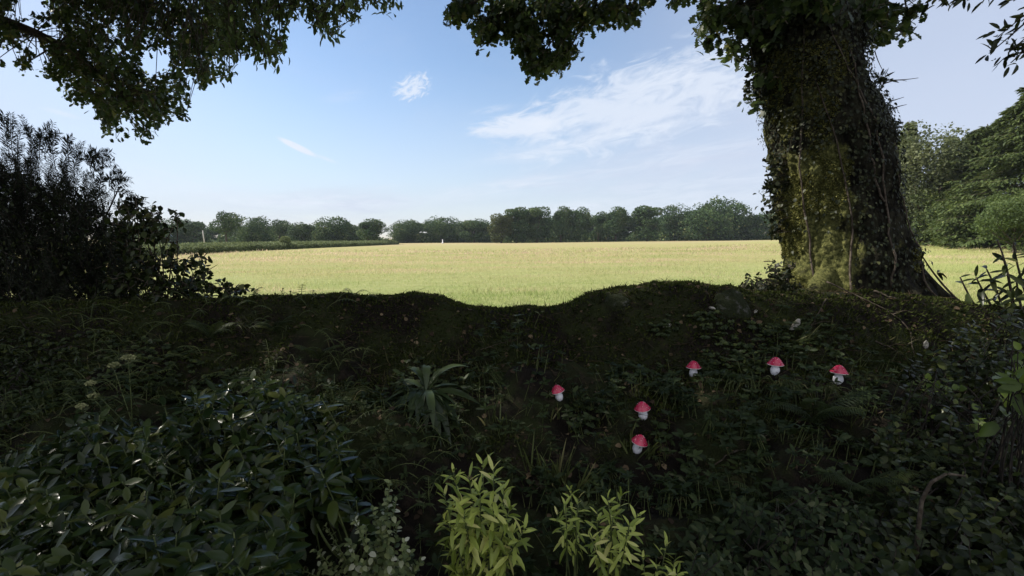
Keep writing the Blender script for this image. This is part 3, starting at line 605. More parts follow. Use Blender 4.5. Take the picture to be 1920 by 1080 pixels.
FRONT = [
 ('wide', 318, 414, 128, 62, 'round dull green tree beyond the hedge, partly behind the dark shrub on the bank', GL),
 ('round', 362, 412, 130, 56, 'low domed tree behind the pale leaning pole', GL),
 ('open', 425, 393, 104, 62, 'taller open-crowned tree with sky showing through gaps, in front of the wood beyond the hedge', GL),
 ('wide', 480, 411, 126, 66, 'broad dark tree directly right of the open-crowned one', GL),
 ('open', 525, 409, 138, 46, 'thin flat-topped tree behind the round hedge bush', GL),
 ('round', 566, 417, 132, 50, 'low dark tree just right of the round hedge bush', GL),
 ('wide', 618, 411, 132, 78, 'wide dark tree with a flat brownish top beyond the hedge', GL),
 ('round', 652, 417, 136, 40, 'small dark tree between the wide flat-topped one and the pointed one at the gap', GL),
 ('oval', 692, 411, 122, 62, 'cone-shaped tree standing at the left side of the gap in the treeline', GL),
 ('wide', 758, 416, 158, 66, 'rounded tree standing at the right side of the gap in the treeline', GC),
 ('wide', 826, 410, 158, 76, 'broad domed tree behind the small white post', GC),
 ('round', 890, 410, 156, 62, 'rounded dark tree left of the olive green one', GC),
 ('olive', 940, 398, 138, 46, 'olive yellow tree with foliage down to the ground, left end of the taller wood', GR),
 ('tall', 968, 385, 140, 50, 'tall grey-green tree right beside the olive yellow one', GR),
 ('tall', 1006, 384, 141, 54, 'tall dark tree, second right of the olive yellow one', GR),
 ('oval', 1052, 388, 142, 46, 'tree with a notched top midway along the taller wood', GR),
 ('round', 1082, 389, 142, 54, 'bulky dark tree just right of the one with a notched top', GR),
 ('oval', 1122, 398, 146, 44, 'lower tree in a dip of the taller wood', GR),
 ('oval', 1155, 389, 143, 52, 'tree with a lumpy pointed top right of the dip', GR),
 ('tall', 1214, 382, 140, 58, 'narrow upright tree with the highest pointed head left of the big dome', GR),
 ('wide', 1272, 390, 150, 72, 'brownish sloping tree between the narrow upright one and the big dome', GR),
 ('wide', 1325, 388, 138, 92, 'green front tree at the foot of the big dome', GR),
 ('wide', 1362, 377, 144, 92, 'big domed tree, the largest crown of the far wood', GR),
 ('round', 1420, 398, 142, 56, 'low tree right of the big dome, beside the oak trunk', GR),
 ('round', 1460, 398, 144, 56, 'far tree peeping past the left edge of the oak trunk', GR),
]
NAMES = {}
for k_, px, top, Y, wpx, lab, gr_ in FRONT: place_tree(k_, px, top, Y, wpx, lab, gr_)
for px, top, wpx in ((250, 420, 60), (285, 421, 60), (340, 421, 50), (398, 424, 50), (450, 423, 50), (505, 424, 50), (545, 424, 50), (590, 424, 50), (640, 422, 60), (672, 425, 40)):
    place_tree('round', px, top, 165, wpx * 1.2, 'dark tree filling in behind the front row beyond the hedge', 'back row of trees beyond the hedge')
for px in range(775, 930, 34): place_tree('round', px, 416, 176, 60, 'dark tree filling in behind the front row right of the gap', 'back row of trees right of the gap')
for px in range(960, 1480, 34): place_tree('round', px, 404, 165, 64, 'dark tree filling in behind the front row of the taller wood', 'back row of trees in the taller wood')
# shrub layer at the feet of the trees
b = Buf()
def under(px0, px1, Y, hpx, n_):
    px = rng.uniform(px0, px1, n_); Yy = Y + rng.normal(0, 2.0, n_); x_ = (px - 960) / 960 * Yy; z_ = field_z(x_, Yy) + rng.random(n_) ** 1.5 * hpx / 960 * Y * (0.7 + 0.5 * vnoise(np.stack([px / 12, px * 0, px * 0], -1)))
    leaves(b, T_BROAD, np.stack([x_, Yy, z_], -1), rnd(n_), rnd(n_) + np.array([0, 0, .8]), rng.uniform(.4, .8, n_))
under(230, 700, 142, 24, 9000); under(940, 1480, 150, 22, 9000); under(700, 960, 162, 9, 3000)
tag(b.build('undergrowth', M['far_leaf']), 'dark undergrowth filling the feet of the far woods', 'undergrowth', kind='stuff')

# hedge bank between the two fields
hd = empty('hedge', (-29, 85, 0.15), 'long low hedge with a pale green top along the left of the field', 'hedge')
b = Buf(); bl = Buf(); ny = 260; yy = np.linspace(38, 128, ny); sec = [(0, -0.4), (0, 0.30), (-.08, .56), (-.6, .74), (-1.2, .86), (-1.9, .86), (-2.2, .2), (-2.3, -.4)]
V = np.array([[(-28.2 + sx + .12 * math.sin(y_ * .7) , y_, float(field_z(-28.5, y_)) + sz * (1.0 + 0.08 * math.sin(y_ * .9 + sx))) for sx, sz in sec] for y_ in yy]); k = len(sec)
i = np.arange(ny - 1)[:, None] * k + np.arange(k - 1)[None]; b.add(V, [np.stack([i, i + k, i + k + 1, i + 1], -1).reshape(-1, 4)])
b.build('hedge_core', M['moss_fuzz'], hd)
n = 60000; y_ = rng.uniform(38, 128, n); u_ = rng.uniform(0, 5.2, n); ui = np.clip(u_, 0, 4.999); sx = np.interp(ui, range(8), [s[0] for s in sec]); sz = np.interp(ui, range(8), [s[1] for s in sec])
p = np.stack([-28.2 + sx + rng.normal(0, .05, n), y_, field_z(-28.5, y_) + sz + rng.normal(0, .05, n)], -1)
leaves(bl, T_BROAD, p, rnd(n), rnd(n) * .6 + np.array([.4, 0, .8]), rng.uniform(.08, .2, n)); bl.build('foliage', M['hedge_leaf'], hd)
b = Buf(); c_ = np.array([-28.9, 65.5, field_z(-29, 66) + .95]); d = rnd(1800); p = c_ + d * rng.uniform(.6, 1, 1800)[:, None] * np.array([.62, .62, .52]) + np.array([0, 0, .2])
leaves(b, T_BROAD, p, d + rnd(1800), d + rnd(1800) * .4, .13); tag(b.build('round_bush', M['hedge_leaf'], origin=tuple(c_)), 'small round bush sticking up out of the hedge top', 'bush')
b = Buf(); a = P(384, 457, 100); a[2] -= .8; c_ = P(380, 432, 100); tube(b, [a, (a + c_) / 2, c_], [.13, .12, .10], 10); tag(b.build('wooden_pole', M['post_wood'], smooth=True, origin=tuple(a)), 'pale slightly leaning pole standing behind the hedge', 'pole')
b = Buf(); a = P(830, 457, 136); a[2] = field_z(a[0], 136) - .05; tube(b, [a, a + [0, 0, .35], a + [0, 0, .36], a + [0, 0, 1.15]], [.28, .2, .11, .09], 8); tag(b.build('marker_post', M['white_paint'], origin=tuple(a)), 'tiny white post at the far edge of the field', 'post')

# ------------------------------------------------------------------ wood on the right
def conifer(seed, H, W, nf, fs):
    st = np.random.default_rng(seed); bt, bc = Buf(), Buf(); tube(bt, [(0, 0, -.5), (0, 0, H * .5), (.1, 0, H)], [.3, .17, .03], 8)
    nb = 260; zz = H * (0.03 + 0.95 * st.random(nb) ** 0.85); aa = st.random(nb) * 6.283; L = W / 2 * (1 - zz / H) ** 0.75 * st.uniform(.7, 1.1, nb) + .4
    e = np.stack([np.cos(aa) * L, np.sin(aa) * L, zz - L * 0.18 + .25 * st.random(nb)], -1); s0 = np.stack([0 * zz, 0 * zz, zz], -1)
    for i_ in range(nb): tube(bt, bez(s0[i_], e[i_], n=5, sag=.2), np.linspace(.05, .012, 5), 4)
    k = st.integers(0, nb, nf); t = st.random(nf) ** .6; side = norm(np.cross(e[k] - s0[k], [0, 0, 1.0])); sp_ = st.normal(0, .22, nf) * (0.4 + L[k] * .25) * (1.3 - t)
    p = s0[k] + (e[k] - s0[k]) * t[:, None] + side * sp_[:, None] * 1.6 + np.array([0, 0, 1.0]) * (0.2 * np.sin(t * 3.14) * .8 - np.abs(st.normal(0, .34, nf)))[:, None]
    dd = norm(e[k] - s0[k]) + side * np.sign(sp_)[:, None] * .7 + np.array([0, 0, -.25]) + rnd(nf) * .6
    leaves(bc, T_OVAL, p, dd, np.array([0, 0, 1.0]) + rnd(nf) * .4, fs * st.uniform(.6, 1.3, nf), np.clip(st.normal(.4, .22, nf), 0, 1), .8)
    return bt, bc
GW = 'trees of the wood on the right'
def right_tree(bufs, mname, px, Y, base_py, H0, top, label, wscale=1.0, name='conifer_tree'):
    x_ = P(px, 447, Y)[0]; z0 = float(field_z(x_, Y)); h_ = P(px, top, Y)[2] - z0
    o = empty(name, (x_, Y, z0), label, 'tree', GW, rz=rng.uniform(0, 6)); s = h_ / H0; o.scale = (s * wscale, s * wscale, s)
    bufs[0].build('trunk', M['bark'], o, True, (0, 0, 0)); bufs[1].build('crown', M[mname], o, False, (0, 0, 0)); return o
right_tree(conifer(11, 18, 17, 46000, .42), 'spruce', 1935, 36, 445, 18, 128, 'tallest dark conifer of the right-hand wood, cut by the picture edge', 1.15)
right_tree(conifer(12, 13, 14, 36000, .38), 'spruce', 1835, 43, 445, 13, 232, 'bushy conifer in front of the tallest one, right of the pale feathery tree', 1.25)
right_tree(conifer(13, 16, 9, 14000, .4), 'spruce', 1768, 52, 445, 16, 252, 'dark conifer tip rising right behind the pale feathery tree', .8)
right_tree(conifer(14, 16, 9, 14000, .4), 'spruce', 1690, 47, 445, 16, 226, 'dark conifer half behind the oak trunk', .75)
right_tree(far_tree(21, 14, 8, 'birch_leaf', low=.05, nf=15000, fs=.24, lumps=34, flat=1.4), 'birch_leaf', 1730, 45, 445, 14, 228, 'pale feathery tree showing just right of the oak trunk', 1.1, 'birch_tree')
right_tree(far_tree(22, 8, 6, 'spruce', low=.0, nf=7000, fs=.24, lumps=20), 'spruce', 1752, 42, 445, 8, 345, 'shorter green tree at the foot of the pale feathery one', 1.0, 'young_tree')
right_tree(far_tree(23, 5, 6, 'x', low=.0, nf=9000, fs=.2, lumps=18), 'young_leaf', 1812, 39, 445, 5, 376, 'low bright green leafy tree at the edge of the field', 1.0, 'young_tree')
right_tree(far_tree(24, 7, 7, 'x', low=.0, nf=14000, fs=.17, lumps=30, flat=.5), 'young_leaf', 1905, 30, 445, 7, 345, 'bright green broad tree low at the right edge in front of the tallest conifer', 1.0, 'young_tree')
right_tree(conifer(15, 13, 12, 12000, .45), 'spruce', 1795, 56, 445, 13, 300, 'dark conifer filling the gap behind the low bright green tree', 1.4)
b = Buf(); n = 9000; px = rng.uniform(1660, 2050, n); Yy = 46 + rng.normal(0, 2.5, n); x_ = (px - 960) / 960 * Yy; leaves(b, T_BROAD, np.stack([x_, Yy, field_z(x_, Yy) + 2.0 * rng.random(n) ** 1.3], -1), rnd(n), rnd(n) + np.array([0, 0, .8]), rng.uniform(.15, .3, n))
tag(b.build('bramble_undergrowth', M['spruce']), 'dark undergrowth along the foot of the right-hand wood', 'undergrowth', kind='stuff')

# ------------------------------------------------------------------ plants of the bank
def shoot(bl, bs, base, tip, nl, size, T, width=1.0, frac=0.55, top=0.9, low=-0.2, sr=0.004, sides=5, c=None, jit=.25, umix=None, mi=0):
    """a stem with leaves whorled towards its tip"""
    pts = bez(base, tip, c, n=7, wob=.03 * np.linalg.norm(np.asarray(tip) - np.asarray(base)))
    tube(bs, pts, np.linspace(sr, sr * .5, 7), sides)
    t = 1 - frac * (np.linspace(0, 1, nl) ** 1.2); idx = t * 6; k = np.clip(idx.astype(int), 0, 5); f = (idx - k)[:, None]; pos = pts[k] * (1 - f) + pts[k + 1] * f
    ax = norm(pts[-1] - pts[-3]); u_ = norm(np.cross(ax, [.3, .9, .1])); v_ = np.cross(ax, u_); a = np.arange(nl) * 2.4 + rng.random() * 6
    out = np.cos(a)[:, None] * u_ + np.sin(a)[:, None] * v_; el = np.linspace(top, low, nl)[:, None]
    D = norm(out * np.cos(el) + ax * np.sin(el) + rng.normal(0, jit, (nl, 3)))
    leaves(bl, T, pos, D, norm(ax + rnd(nl) * .25 - D * .2), size * np.linspace(.65, 1.05, nl) * rng.uniform(.8, 1.15, nl), None, width, mi=mi)

# leafy ground cover, moss and litter over the bank
def spots(n_, x0, x1, y0, y1): 
    x = rng.uniform(x0, x1, n_); y = rng.uniform(y0, y1, n_); return x, y
def bnormal(x, y):
    e_ = .03; gx = (bank_z(x + e_, y) - bank_z(x - e_, y)) / (2 * e_); gy = (bank_z(x, y + e_) - bank_z(x, y - e_)) / (2 * e_); return norm(np.stack([-gx, -gy, np.ones_like(gx)], -1))
MUSH = [(1300, 704, 28, 0, 0), (1453, 699, 30, 2, 0), (1571, 716, 32, 4, 0), (1049, 747, 27, -16, 5), (1206, 782, 31, -9, 6), (1194, 845, 33, 13, 8)]
MPOS = [on_bank(a_, b_ , 0.0) for a_, b_, *_ in MUSH]
def clear_mush(x, y, r=0.055):
    k = np.ones(len(x), bool)
    for q_ in MPOS:
        d_ = norm(q_[:2]); rx, ry = x - q_[0], y - q_[1]; al = rx * d_[0] + ry * d_[1]; pe = np.abs(rx * d_[1] - ry * d_[0])
        k &= ~((pe < r) & (al < r) & (al > -.32))
    return k
b = Buf(); bs = Buf(); x, y = spots(9500, -4.6, 4.4, 1.25, 3.75); px_ = 960 + 960 * x / y
dn = fbm(np.stack([x, y, 0 * x], -1), 1.4, 2)
zone = sm(x, -0.4, 0.1) * sm(x, 1.9, 1.0) * sm(y, 3.35, 3.0)
keep = (rng.random(len(x)) < np.clip(0.42 + 0.5 * dn + 0.6 * zone - 0.55 * sm(y, 3.1, 3.5), 0, 1)) & clear_mush(x, y); x, y = x[keep], y[keep]; n = len(x)
base = np.stack([x, y, bank_z(x, y)], -1); nr = bnormal(x, y); hgt = rng.uniform(.02, .11, n); top_ = base + nr * hgt[:, None] + rng.normal(0, .01, (n, 3)) + np.array([0, 0, 1]) * hgt[:, None] * .4
segs(bs, base, top_, .0025, .0015)
csize = 0.75 + 0.5 * rng.random(n); cvar = np.clip(.4 + .35 * fbm(base + 20, 3.0, 2) + rng.normal(0, .15, n), 0, 1); cw = rng.uniform(.45, 1.0, n)
for k in range(7):
    a = k * 0.9 + rng.random(n); out = np.stack([np.cos(a), np.sin(a), 0 * a], -1); leaves(b, T_OVAL, top_, norm(out + nr * .4 + rnd(n) * .35), norm(nr + rnd(n) * .5), rng.uniform(.025, .055, n) * csize, np.clip(cvar + rng.normal(0, .15, n), 0, 1), cw)
tag(b.build('ground_cover', M['cover_leaf']), 'low dark leafy ground cover growing over the bank', 'ground cover', kind='stuff')
tag(bs.build('ground_cover_stems', M['stem_green']), 'thin stalks of the leafy ground cover', 'ground cover', kind='stuff')
b = Buf(); x, y = spots(150000, -4.2, 5, 2.7, 5.4); dn = fbm(np.stack([x, y, 0 * x], -1), 2.0, 3); keep = dn + 0.6 * sm(y, 3.0, 3.7) > -0.08; x, y = x[keep], y[keep]; n = len(x)
leaves(b, T_DIAMOND, np.stack([x, y, bank_z(x, y) - .003], -1), bnormal(x, y) + rnd(n) * .7, rnd(n), rng.uniform(.012, .035, n), None, .7)
tag(b.build('bank_moss', M['moss_fuzz']), 'fuzzy green moss on the crest of the bank', 'moss', kind='stuff')
b = Buf(); x, y = spots(3800, -4.2, 5, 1.6, 5.2); n = len(x); leaves(b, T_BROAD, np.stack([x, y, bank_z(x, y) + .006], -1), rnd(n) * np.array([1, 1, .3]), bnormal(x, y) + rnd(n) * .3, rng.uniform(.015, .045, n))
x, y = spots(2500, -4, 5, 2.8, 4.6); a = rnd(2500) * np.array([1, 1, .3]); q_ = np.stack([x, y, bank_z(x, y) + .012], -1); segs(b, q_, q_ + a * rng.uniform(.04, .16, (2500, 1)), .002, .001)
tag(b.build('leaf_litter', M['litter']), 'brown dead leaves and bits of twig scattered over the bank', 'leaf litter', kind='stuff')
b = Buf(); x, y = spots(26000, -4.4, 4.6, 2.4, 4.6); dn = fbm(np.stack([x, y, 0 * x], -1), 2.6, 3); keep = (dn > 0.12) & clear_mush(x, y, .07); x, y = x[keep], y[keep]; n = len(x)
D = np.stack([rng.normal(0, .5, n), rng.normal(-.35, .5, n), rng.uniform(.3, 1, n)], -1)
leaves(b, T_BLADE, np.stack([x, y, bank_z(x, y) - .004], -1), D, rnd(n), rng.uniform(.03, .10, n) * (1 - .65 * sm(np.abs(y - 3.95), .5, .15)), None, 1.5)
tag(b.build('bank_grass', M['grass_dark']), 'short dark grass growing in patches on the upper bank', 'grass', kind='stuff')
b = Buf(); bs = Buf(); x, y = spots(5200, -4.4, 4.6, 2.9, 3.65); dn = fbm(np.stack([x, y, 0 * x], -1) + 40, 1.8, 3); keep = (dn > 0.0) & clear_mush(x, y, .07) & (bank_z(x, y) > 0); x, y = x[keep], y[keep]; n = len(x)
base = np.stack([x, y, bank_z(x, y)], -1); nr = bnormal(x, y); top_ = base + nr * rng.uniform(.01, .05, (n, 1)); segs(b, base, top_, .0015, .001)
for k in range(6):
    a = k * 1.05 + rng.random(n); out = np.stack([np.cos(a), np.sin(a), 0 * a], -1); leaves(b, T_BROAD, top_, norm(out + nr * .2 + rnd(n) * .3), norm(nr + rnd(n) * .4), rng.uniform(.014, .034, n), None, 1.0)
tag(b.build('creeping_ivy', M['fern_leaf']), 'small creeping leaves rooted over the upper face of the bank', 'ground cover', kind='stuff')
# small ferny foliage over the left of the bank
def frond(b, base, d, L, wd, droop=.35, npair=16, up=None, bst=None, pw=.5):
    d = norm(np.asarray(d, float)); end = base + d * L; end[2] -= droop * L; pts = bez(base, end, base + d * L * .5 + np.array([0, 0, .22 * L]), n=npair)
    if bst is not None: tube(bst, pts, np.linspace(.003, .001, npair), 4)
    T = norm(np.gradient(pts, axis=0)); side = norm(np.cross(T, [0, 0, 1.0])); t = np.linspace(0, 1, npair); wv = np.sin(np.clip(t * 1.05 + .12, 0, 1) * math.pi) ** .8
    for s in (-1, 1): leaves(b, T_LONG, pts, norm(side * s + T * .45 + np.array([0, 0, -.15])), np.cross(side, T) + rnd(npair) * .1, np.maximum(wd * wv, .008), rng.uniform(.2, .9, npair) * 0 + rng.random(), pw, .6)
b = Buf(); bs = Buf()
for _ in range(1100):
    x_, y_ = rng.uniform(-4.3, -0.3), rng.uniform(2.3, 4.0)
    if x_ > -1 and y_ > 3.2: continue
    if y_ > 3.5 and rng.random() < .4: continue
    q_ = np.array([x_, y_, float(bank_z(x_, y_))]); frond(b, q_, (rng.normal(0, 1), rng.normal(-.6, .6), rng.uniform(.3, 1)), rng.uniform(.10, .26), rng.uniform(.02, .045), npair=11, bst=bs)
tag(b.build('fern_cover', M['fern_leaf']), 'small ferny leaves covering the left part of the bank', 'ground cover', kind='stuff')
tag(bs.build('fern_cover_stalks', M['stem_green']), 'fine stalks of the ferny cover on the left of the bank', 'ground cover', kind='stuff')

# ferns one can tell apart
FERNS = [(520, 628, 7, .24, 'small bright fern just below the bank crest on the left'), (400, 640, 7, .28, 'fern spreading on the bank near the flat pale flower heads'),
         (600, 680, 6, .28, 'dark fern on the bank above the grass tuft left of the rosette'), (1520, 800, 7, .42, 'large fern hanging down below the rightmost red and white mushrooms'),
         (1600, 930, 7, .36, 'pale-tinted fern low on the right among dark leaves'), (1430, 960, 6, .26, 'low fern right of the yellow-green spurges'), (1740, 990, 6, .30, 'fern in the bottom right corner region under the dark shrub'), (1690, 880, 5, .26, 'small fern left of the arching dead branch')]
for px, py, k, L, lab in FERNS:
    q_ = on_bank(px, py); o = empty('fern', q_, lab, 'fern', 'ferns on the bank'); 
    for i_ in range(k):
        a = -math.pi / 2 + (i_ - (k - 1) / 2) * 0.55 + rng.normal(0, .12); b = Buf(); bs_ = Buf()
        frond(b, q_ + np.array([0, -.02, .03]), (math.cos(a), math.sin(a) * .8, rng.uniform(.5, 1.1)), L * rng.uniform(.8, 1.1), L * .22, .3, 26, bst=b, pw=.34); b.build('frond', M['fern_leaf'], o)
# grass tufts
TUFTS = [(700, 745, 70, .34, -0.9, 'long arching dry grass tuft left of the rosette plant'), (1465, 728, 90, .26, 0, 'mop of thin grass hanging below the middle mushroom of the upper three'), (1400, 720, 40, .2, -.4, 'thin grass tuft hanging left of the grass mop'),
         (1545, 735, 40, .22, .3, 'thin grass tuft under the rightmost mushroom'), (1035, 785, 12, .11, 0, 'small bright grass tuft under the left mushroom'), (1208, 728, 9, .10, 0, 'little grass tuft above the middle mushroom of the lower group'),
         (1172, 845, 12, .15, 0, 'upright grass tuft just left of the lowest mushroom'), (1215, 858, 12, .15, .2, 'grass tuft in front of the lowest mushroom'), (1045, 905, 26, .22, 0, 'upright grass tuft behind the two small spurges'), (1000, 890, 16, .2, -.2, 'grass tuft between the big spurge and the small one'),
         (1085, 930, 16, .2, .2, 'grass tuft right behind the small spurge'), (935, 800, 14, .2, 0, 'grass tuft right of the drooping rosette leaves'), (1330, 820, 12, .14, 0, 'sparse grass tuft right of the lower mushrooms'), (1500, 650, 24, .2, .5, 'wiry dry grass tuft rising between the two right-hand mushrooms')]
for px, py, k, L, lean, lab in TUFTS:
    q_ = on_bank(px, py); o = Buf(); hang = 1.0 if 'hang' in lab or 'arching' in lab or 'under the right' in lab else 0.0
    pos = q_ + rng.normal(0, .018, (k, 3)) * np.array([1.6, 1, .3]); D = norm(np.stack([rng.normal(lean, .45 if hang else .22, k), rng.normal(-.35, .3, k), rng.uniform(.3, 1, k)], -1))
    Ls = L * rng.uniform(.5, 1.15, k)
    for i_ in range(k):
        e_ = pos[i_] + D[i_] * Ls[i_]; 
        if hang: e_ = pos[i_] + D[i_] * Ls[i_] * np.array([1, 1, .1]) - np.array([0, 0, .35 * Ls[i_]])
        pts = bez(pos[i_], e_, pos[i_] + D[i_] * Ls[i_] * .6 + np.array([0, 0, .1 * L]), n=7); T = norm(np.gradient(pts, axis=0)); sd = norm(np.cross(T, rnd(1)[0])); wv = (.0028 if hang else .0048) * np.array([.8, 1, 1, .9, .7, .45, .05])[:, None]
        v = np.concatenate([pts - sd * wv, pts + sd * wv]); ii = np.arange(6); o.add(v, [np.stack([ii, ii + 1, ii + 8, ii + 7], -1)], rng.random())
    tag(o.build('grass_tuft', M['grass'], origin=tuple(q_)), lab, 'grass tuft', 'grass tufts on the bank')

# rosette plant
q_ = on_bank(800, 738, .06); ro = empty('rosette_plant', q_, 'big rosette of long drooping strap leaves in the middle of the bank', 'plant')
def strap_leaf(pts, wd, var):
    b = Buf(); k = len(pts); T = norm(np.gradient(pts, axis=0)); sd = norm(np.cross(T, [0, 0, 1.0]) + rng.normal(0, .12, 3)); up = np.cross(sd, T); t = np.linspace(0, 1, k)
    wv = (wd * np.clip(np.sin(np.clip(t * .93 + .07, 0, 1) ** 1.25 * math.pi), .04, 1) * (1 + .06 * np.sin(t * 31)))[:, None]
    v = np.concatenate([pts - sd * wv + up * wv * .35, pts, pts + sd * wv + up * wv * .35]); i = np.arange(k - 1); b.add(v, [np.stack([i, i + 1, i + k + 1, i + k], -1), np.stack([i + k, i + k + 1, i + 2 * k + 1, i + 2 * k], -1)], var); return b
for ex, ey, dy_, w_ in ((742, 722, .1, .022), (765, 700, .12, .02), (800, 692, .15, .02), (842, 702, .1, .02), (872, 694, .12, .018), (906, 758, .05, .024), (882, 742, .1, .02), (892, 775, -.02, .022), (770, 858, -.12, .024), (800, 852, -.14, .024), (752, 838, -.1, .022),
                        (852, 800, -.08, .022), (824, 828, -.14, .022), (866, 832, -.1, .024), (738, 782, -.06, .02), (724, 756, .02, .018), (784, 830, -.16, .022), (842, 850, -.12, .022), (812, 800, -.2, .02), (712, 800, -.02, .012), (770, 790, -.16, .018), (850, 760, -.1, .02)):
    e_ = P(ex, ey, q_[1] + dy_ - (.08 if ey > 780 else 0)); e_[2] = max(e_[2], float(bank_z(e_[0], e_[1])) + .02); s0 = q_ + rng.normal(0, .008, 3); mid = s0 + (e_ - s0) * .45; mid[2] = max(s0[2], e_[2]) + rng.uniform(.05, .10)
    strap_leaf(bez(s0, s0 + (e_ - s0) * 1.12, mid, n=16), w_ * 1.25, rng.random()).build('leaf', M['rosette_leaf'], ro, True)

# red and white mushrooms
def lathe(buf, prof, n_=28, mi=0, mis=None):
    a = np.linspace(0, 2 * math.pi, n_, endpoint=False); prof = np.array(prof, float); V = np.stack([prof[:, None, 0] * np.cos(a), prof[:, None, 0] * np.sin(a), prof[:, None, 1] + 0 * a], -1); k = len(prof)
    for i in range(k - 1):
        pass
    i = np.arange(k - 1)[:, None] * n_; j = np.arange(n_)[None]; j2 = (j + 1) % n_; f = np.stack([i + j, i + j2, i + n_ + j2, i + n_ + j], -1)
    n0 = buf.n; buf.add(V.reshape(-1, 3), [f[r] for r in range(k - 1)]); 
    if mis is not None:
        base_ = len(buf.mi) - (k - 1)
        for r in range(k - 1): buf.mi[base_ + r][:] = mis[r]
capb = Buf(); prof = [(0.0005, .098), (.007, .0970), (.014, .0940), (.0215, .0885), (.029, .0805), (.0365, .0705), (.042, .062), (.0465, .057), (.0495, .054), (.0495, .0505), (.046, .0485), (.035, .050), (.016, .053)]
lathe(capb, prof, 32, mis=[0] * 8 + [1] * 4)
for _ in range(26):
    t = rng.uniform(.12, .95); r_ = np.interp(t, [0, .4, .8, 1], [.006, .024, .040, .045]); z_ = np.interp(r_, [p[0] for p in prof[:9]], [p[1] for p in prof[:9]]); a = rng.random() * 6.283; c_ = np.array([r_ * math.cos(a), r_ * math.sin(a), z_]); nn_ = norm(np.array([c_[0] * 1.0, c_[1] * 1.0, .028])); s = rng.uniform(.0008, .0016)
    u_ = norm(np.cross(nn_, [0, .1, 1])); v_ = np.cross(nn_, u_); aa = np.linspace(0, 2 * math.pi, 8, endpoint=False); ring = c_ + nn_ * .0003 + s * (np.cos(aa)[:, None] * u_ + np.sin(aa)[:, None] * v_); ring2 = c_ + nn_ * .0014 + s * .6 * (np.cos(aa)[:, None] * u_ + np.sin(aa)[:, None] * v_)
    ii = np.arange(8); capb.add(np.concatenate([ring, ring2]), [np.stack([ii, (ii + 1) % 8, (ii + 1) % 8 + 8, ii + 8], -1), (ii + 8)[None]], .5, 1)
stb = Buf(); lathe(stb, [(.001, -.02), (.016, -.02), (.022, -.012), (.027, 0), (.0285, .010), (.027, .022), (.0225, .034), (.018, .044), (.0165, .052), (.016, .056)], 28)
ML = ['upright red-capped mushroom ornament, leftmost of the upper three on the dark bank', 'red-capped mushroom ornament in the middle of the upper three, above the thin grass', 'red-capped mushroom ornament with a ribbed stem, furthest right on the bank',
      'small red-capped mushroom ornament leaning left, furthest left and nearest the rosette plant', 'leaning red-capped mushroom ornament, directly above the lowest one', 'red-capped mushroom ornament tipped to the right among grass blades, lowest of all']
cap0 = stem0 = None
for (px, py, wpx, tilt, back), q_, lab in zip(MUSH, MPOS, ML):
    o = empty('mushroom_ornament', q_ + np.array([0, 0, .004]), lab, 'mushroom ornament', 'red and white mushroom ornaments'); s = wpx / 960 * q_[1] / .099; o.scale = (s,) * 3; o.rotation_euler = (R(back), R(tilt), rng.uniform(0, 6) if abs(tilt) < 5 else 0)
    if cap0 is None: cap0 = capb.build('cap', [M['cap_red'], M['cap_white']], o, True, (0, 0, 0)); stem0 = stb.build('stem', M['stem_white'], o, True, (0, 0, 0))
    else:
        for s_o in (cap0, stem0): c_ = s_o.copy(); c_.parent = o; col.objects.link(c_)

# yellow-green spurges
def plant(name, base, tips, lab, cat, group, mleaf, nl, size, T, width=1.0, mst='stem_green', **k):
    base = np.asarray(base, float); o = empty(name, base, lab, cat, group); bl, bs = Buf(), Buf()
    for t_ in tips: shoot(bl, bs, base + rng.normal(0, .03, 3) * np.array([1, 1, 0]), t_, nl + rng.integers(-2, 3), size, T, width, **k)
    bl.build('foliage', M[mleaf], o); bs.build('stem', M[mst], o, True); return o
def gbase(px, Y): x_ = (px - 960) / 960 * Y; return np.array([x_, Y, float(bank_z(x_, Y)) - .01])
SP = 'yellow-green spurge plants in front'
def tipsY(l, Y, dY=.08): return [P(a, b_, Y + rng.normal(0, dY)) for a, b_ in l]
plant('spurge_plant', gbase(890, 1.95), tipsY([(850, 885), (905, 868), (925, 880), (880, 895), (832, 925), (862, 935), (945, 915), (900, 920), (840, 980), (870, 965), (895, 985), (925, 960), (955, 955), (985, 990), (960, 1000), (845, 1030), (880, 1020), (915, 1030), (950, 1040), (855, 1070), (905, 1075)], 1.85),
      'largest yellow-green spurge, bushy and bright at the bottom centre', 'plant', SP, 'spurge_leaf', 19, .086, T_OVAL, .52, frac=.36, low=-.9, top=1.1)
plant('spurge_plant', gbase(1075, 2.0), tipsY([(1070, 918), (1045, 965), (1085, 935), (1060, 945), (1078, 975)], 1.9), 'small yellow-green spurge just right of the largest one', 'plant', SP, 'spurge_leaf', 14, .062, T_OVAL, .52, frac=.36, low=-.9, top=1.1)
plant('spurge_plant', gbase(1150, 1.9), tipsY([(1140, 935), (1165, 930), (1195, 965), (1120, 960), (1150, 965), (1180, 985), (1105, 1000), (1135, 1010), (1170, 1015), (1125, 1035)], 1.8), 'medium yellow-green spurge standing second from the right', 'plant', SP, 'spurge_leaf', 14, .068, T_OVAL, .52, frac=.36, low=-.9, top=1.1)
plant('spurge_plant', gbase(1240, 1.75), tipsY([(1205, 1045), (1250, 1020), (1265, 1050), (1235, 1062), (1270, 1075)], 1.65), 'lowest yellow-green spurge cut by the bottom edge, furthest right', 'plant', SP, 'spurge_leaf', 13, .068, T_OVAL, .52, frac=.36, low=-.9, top=1.1)
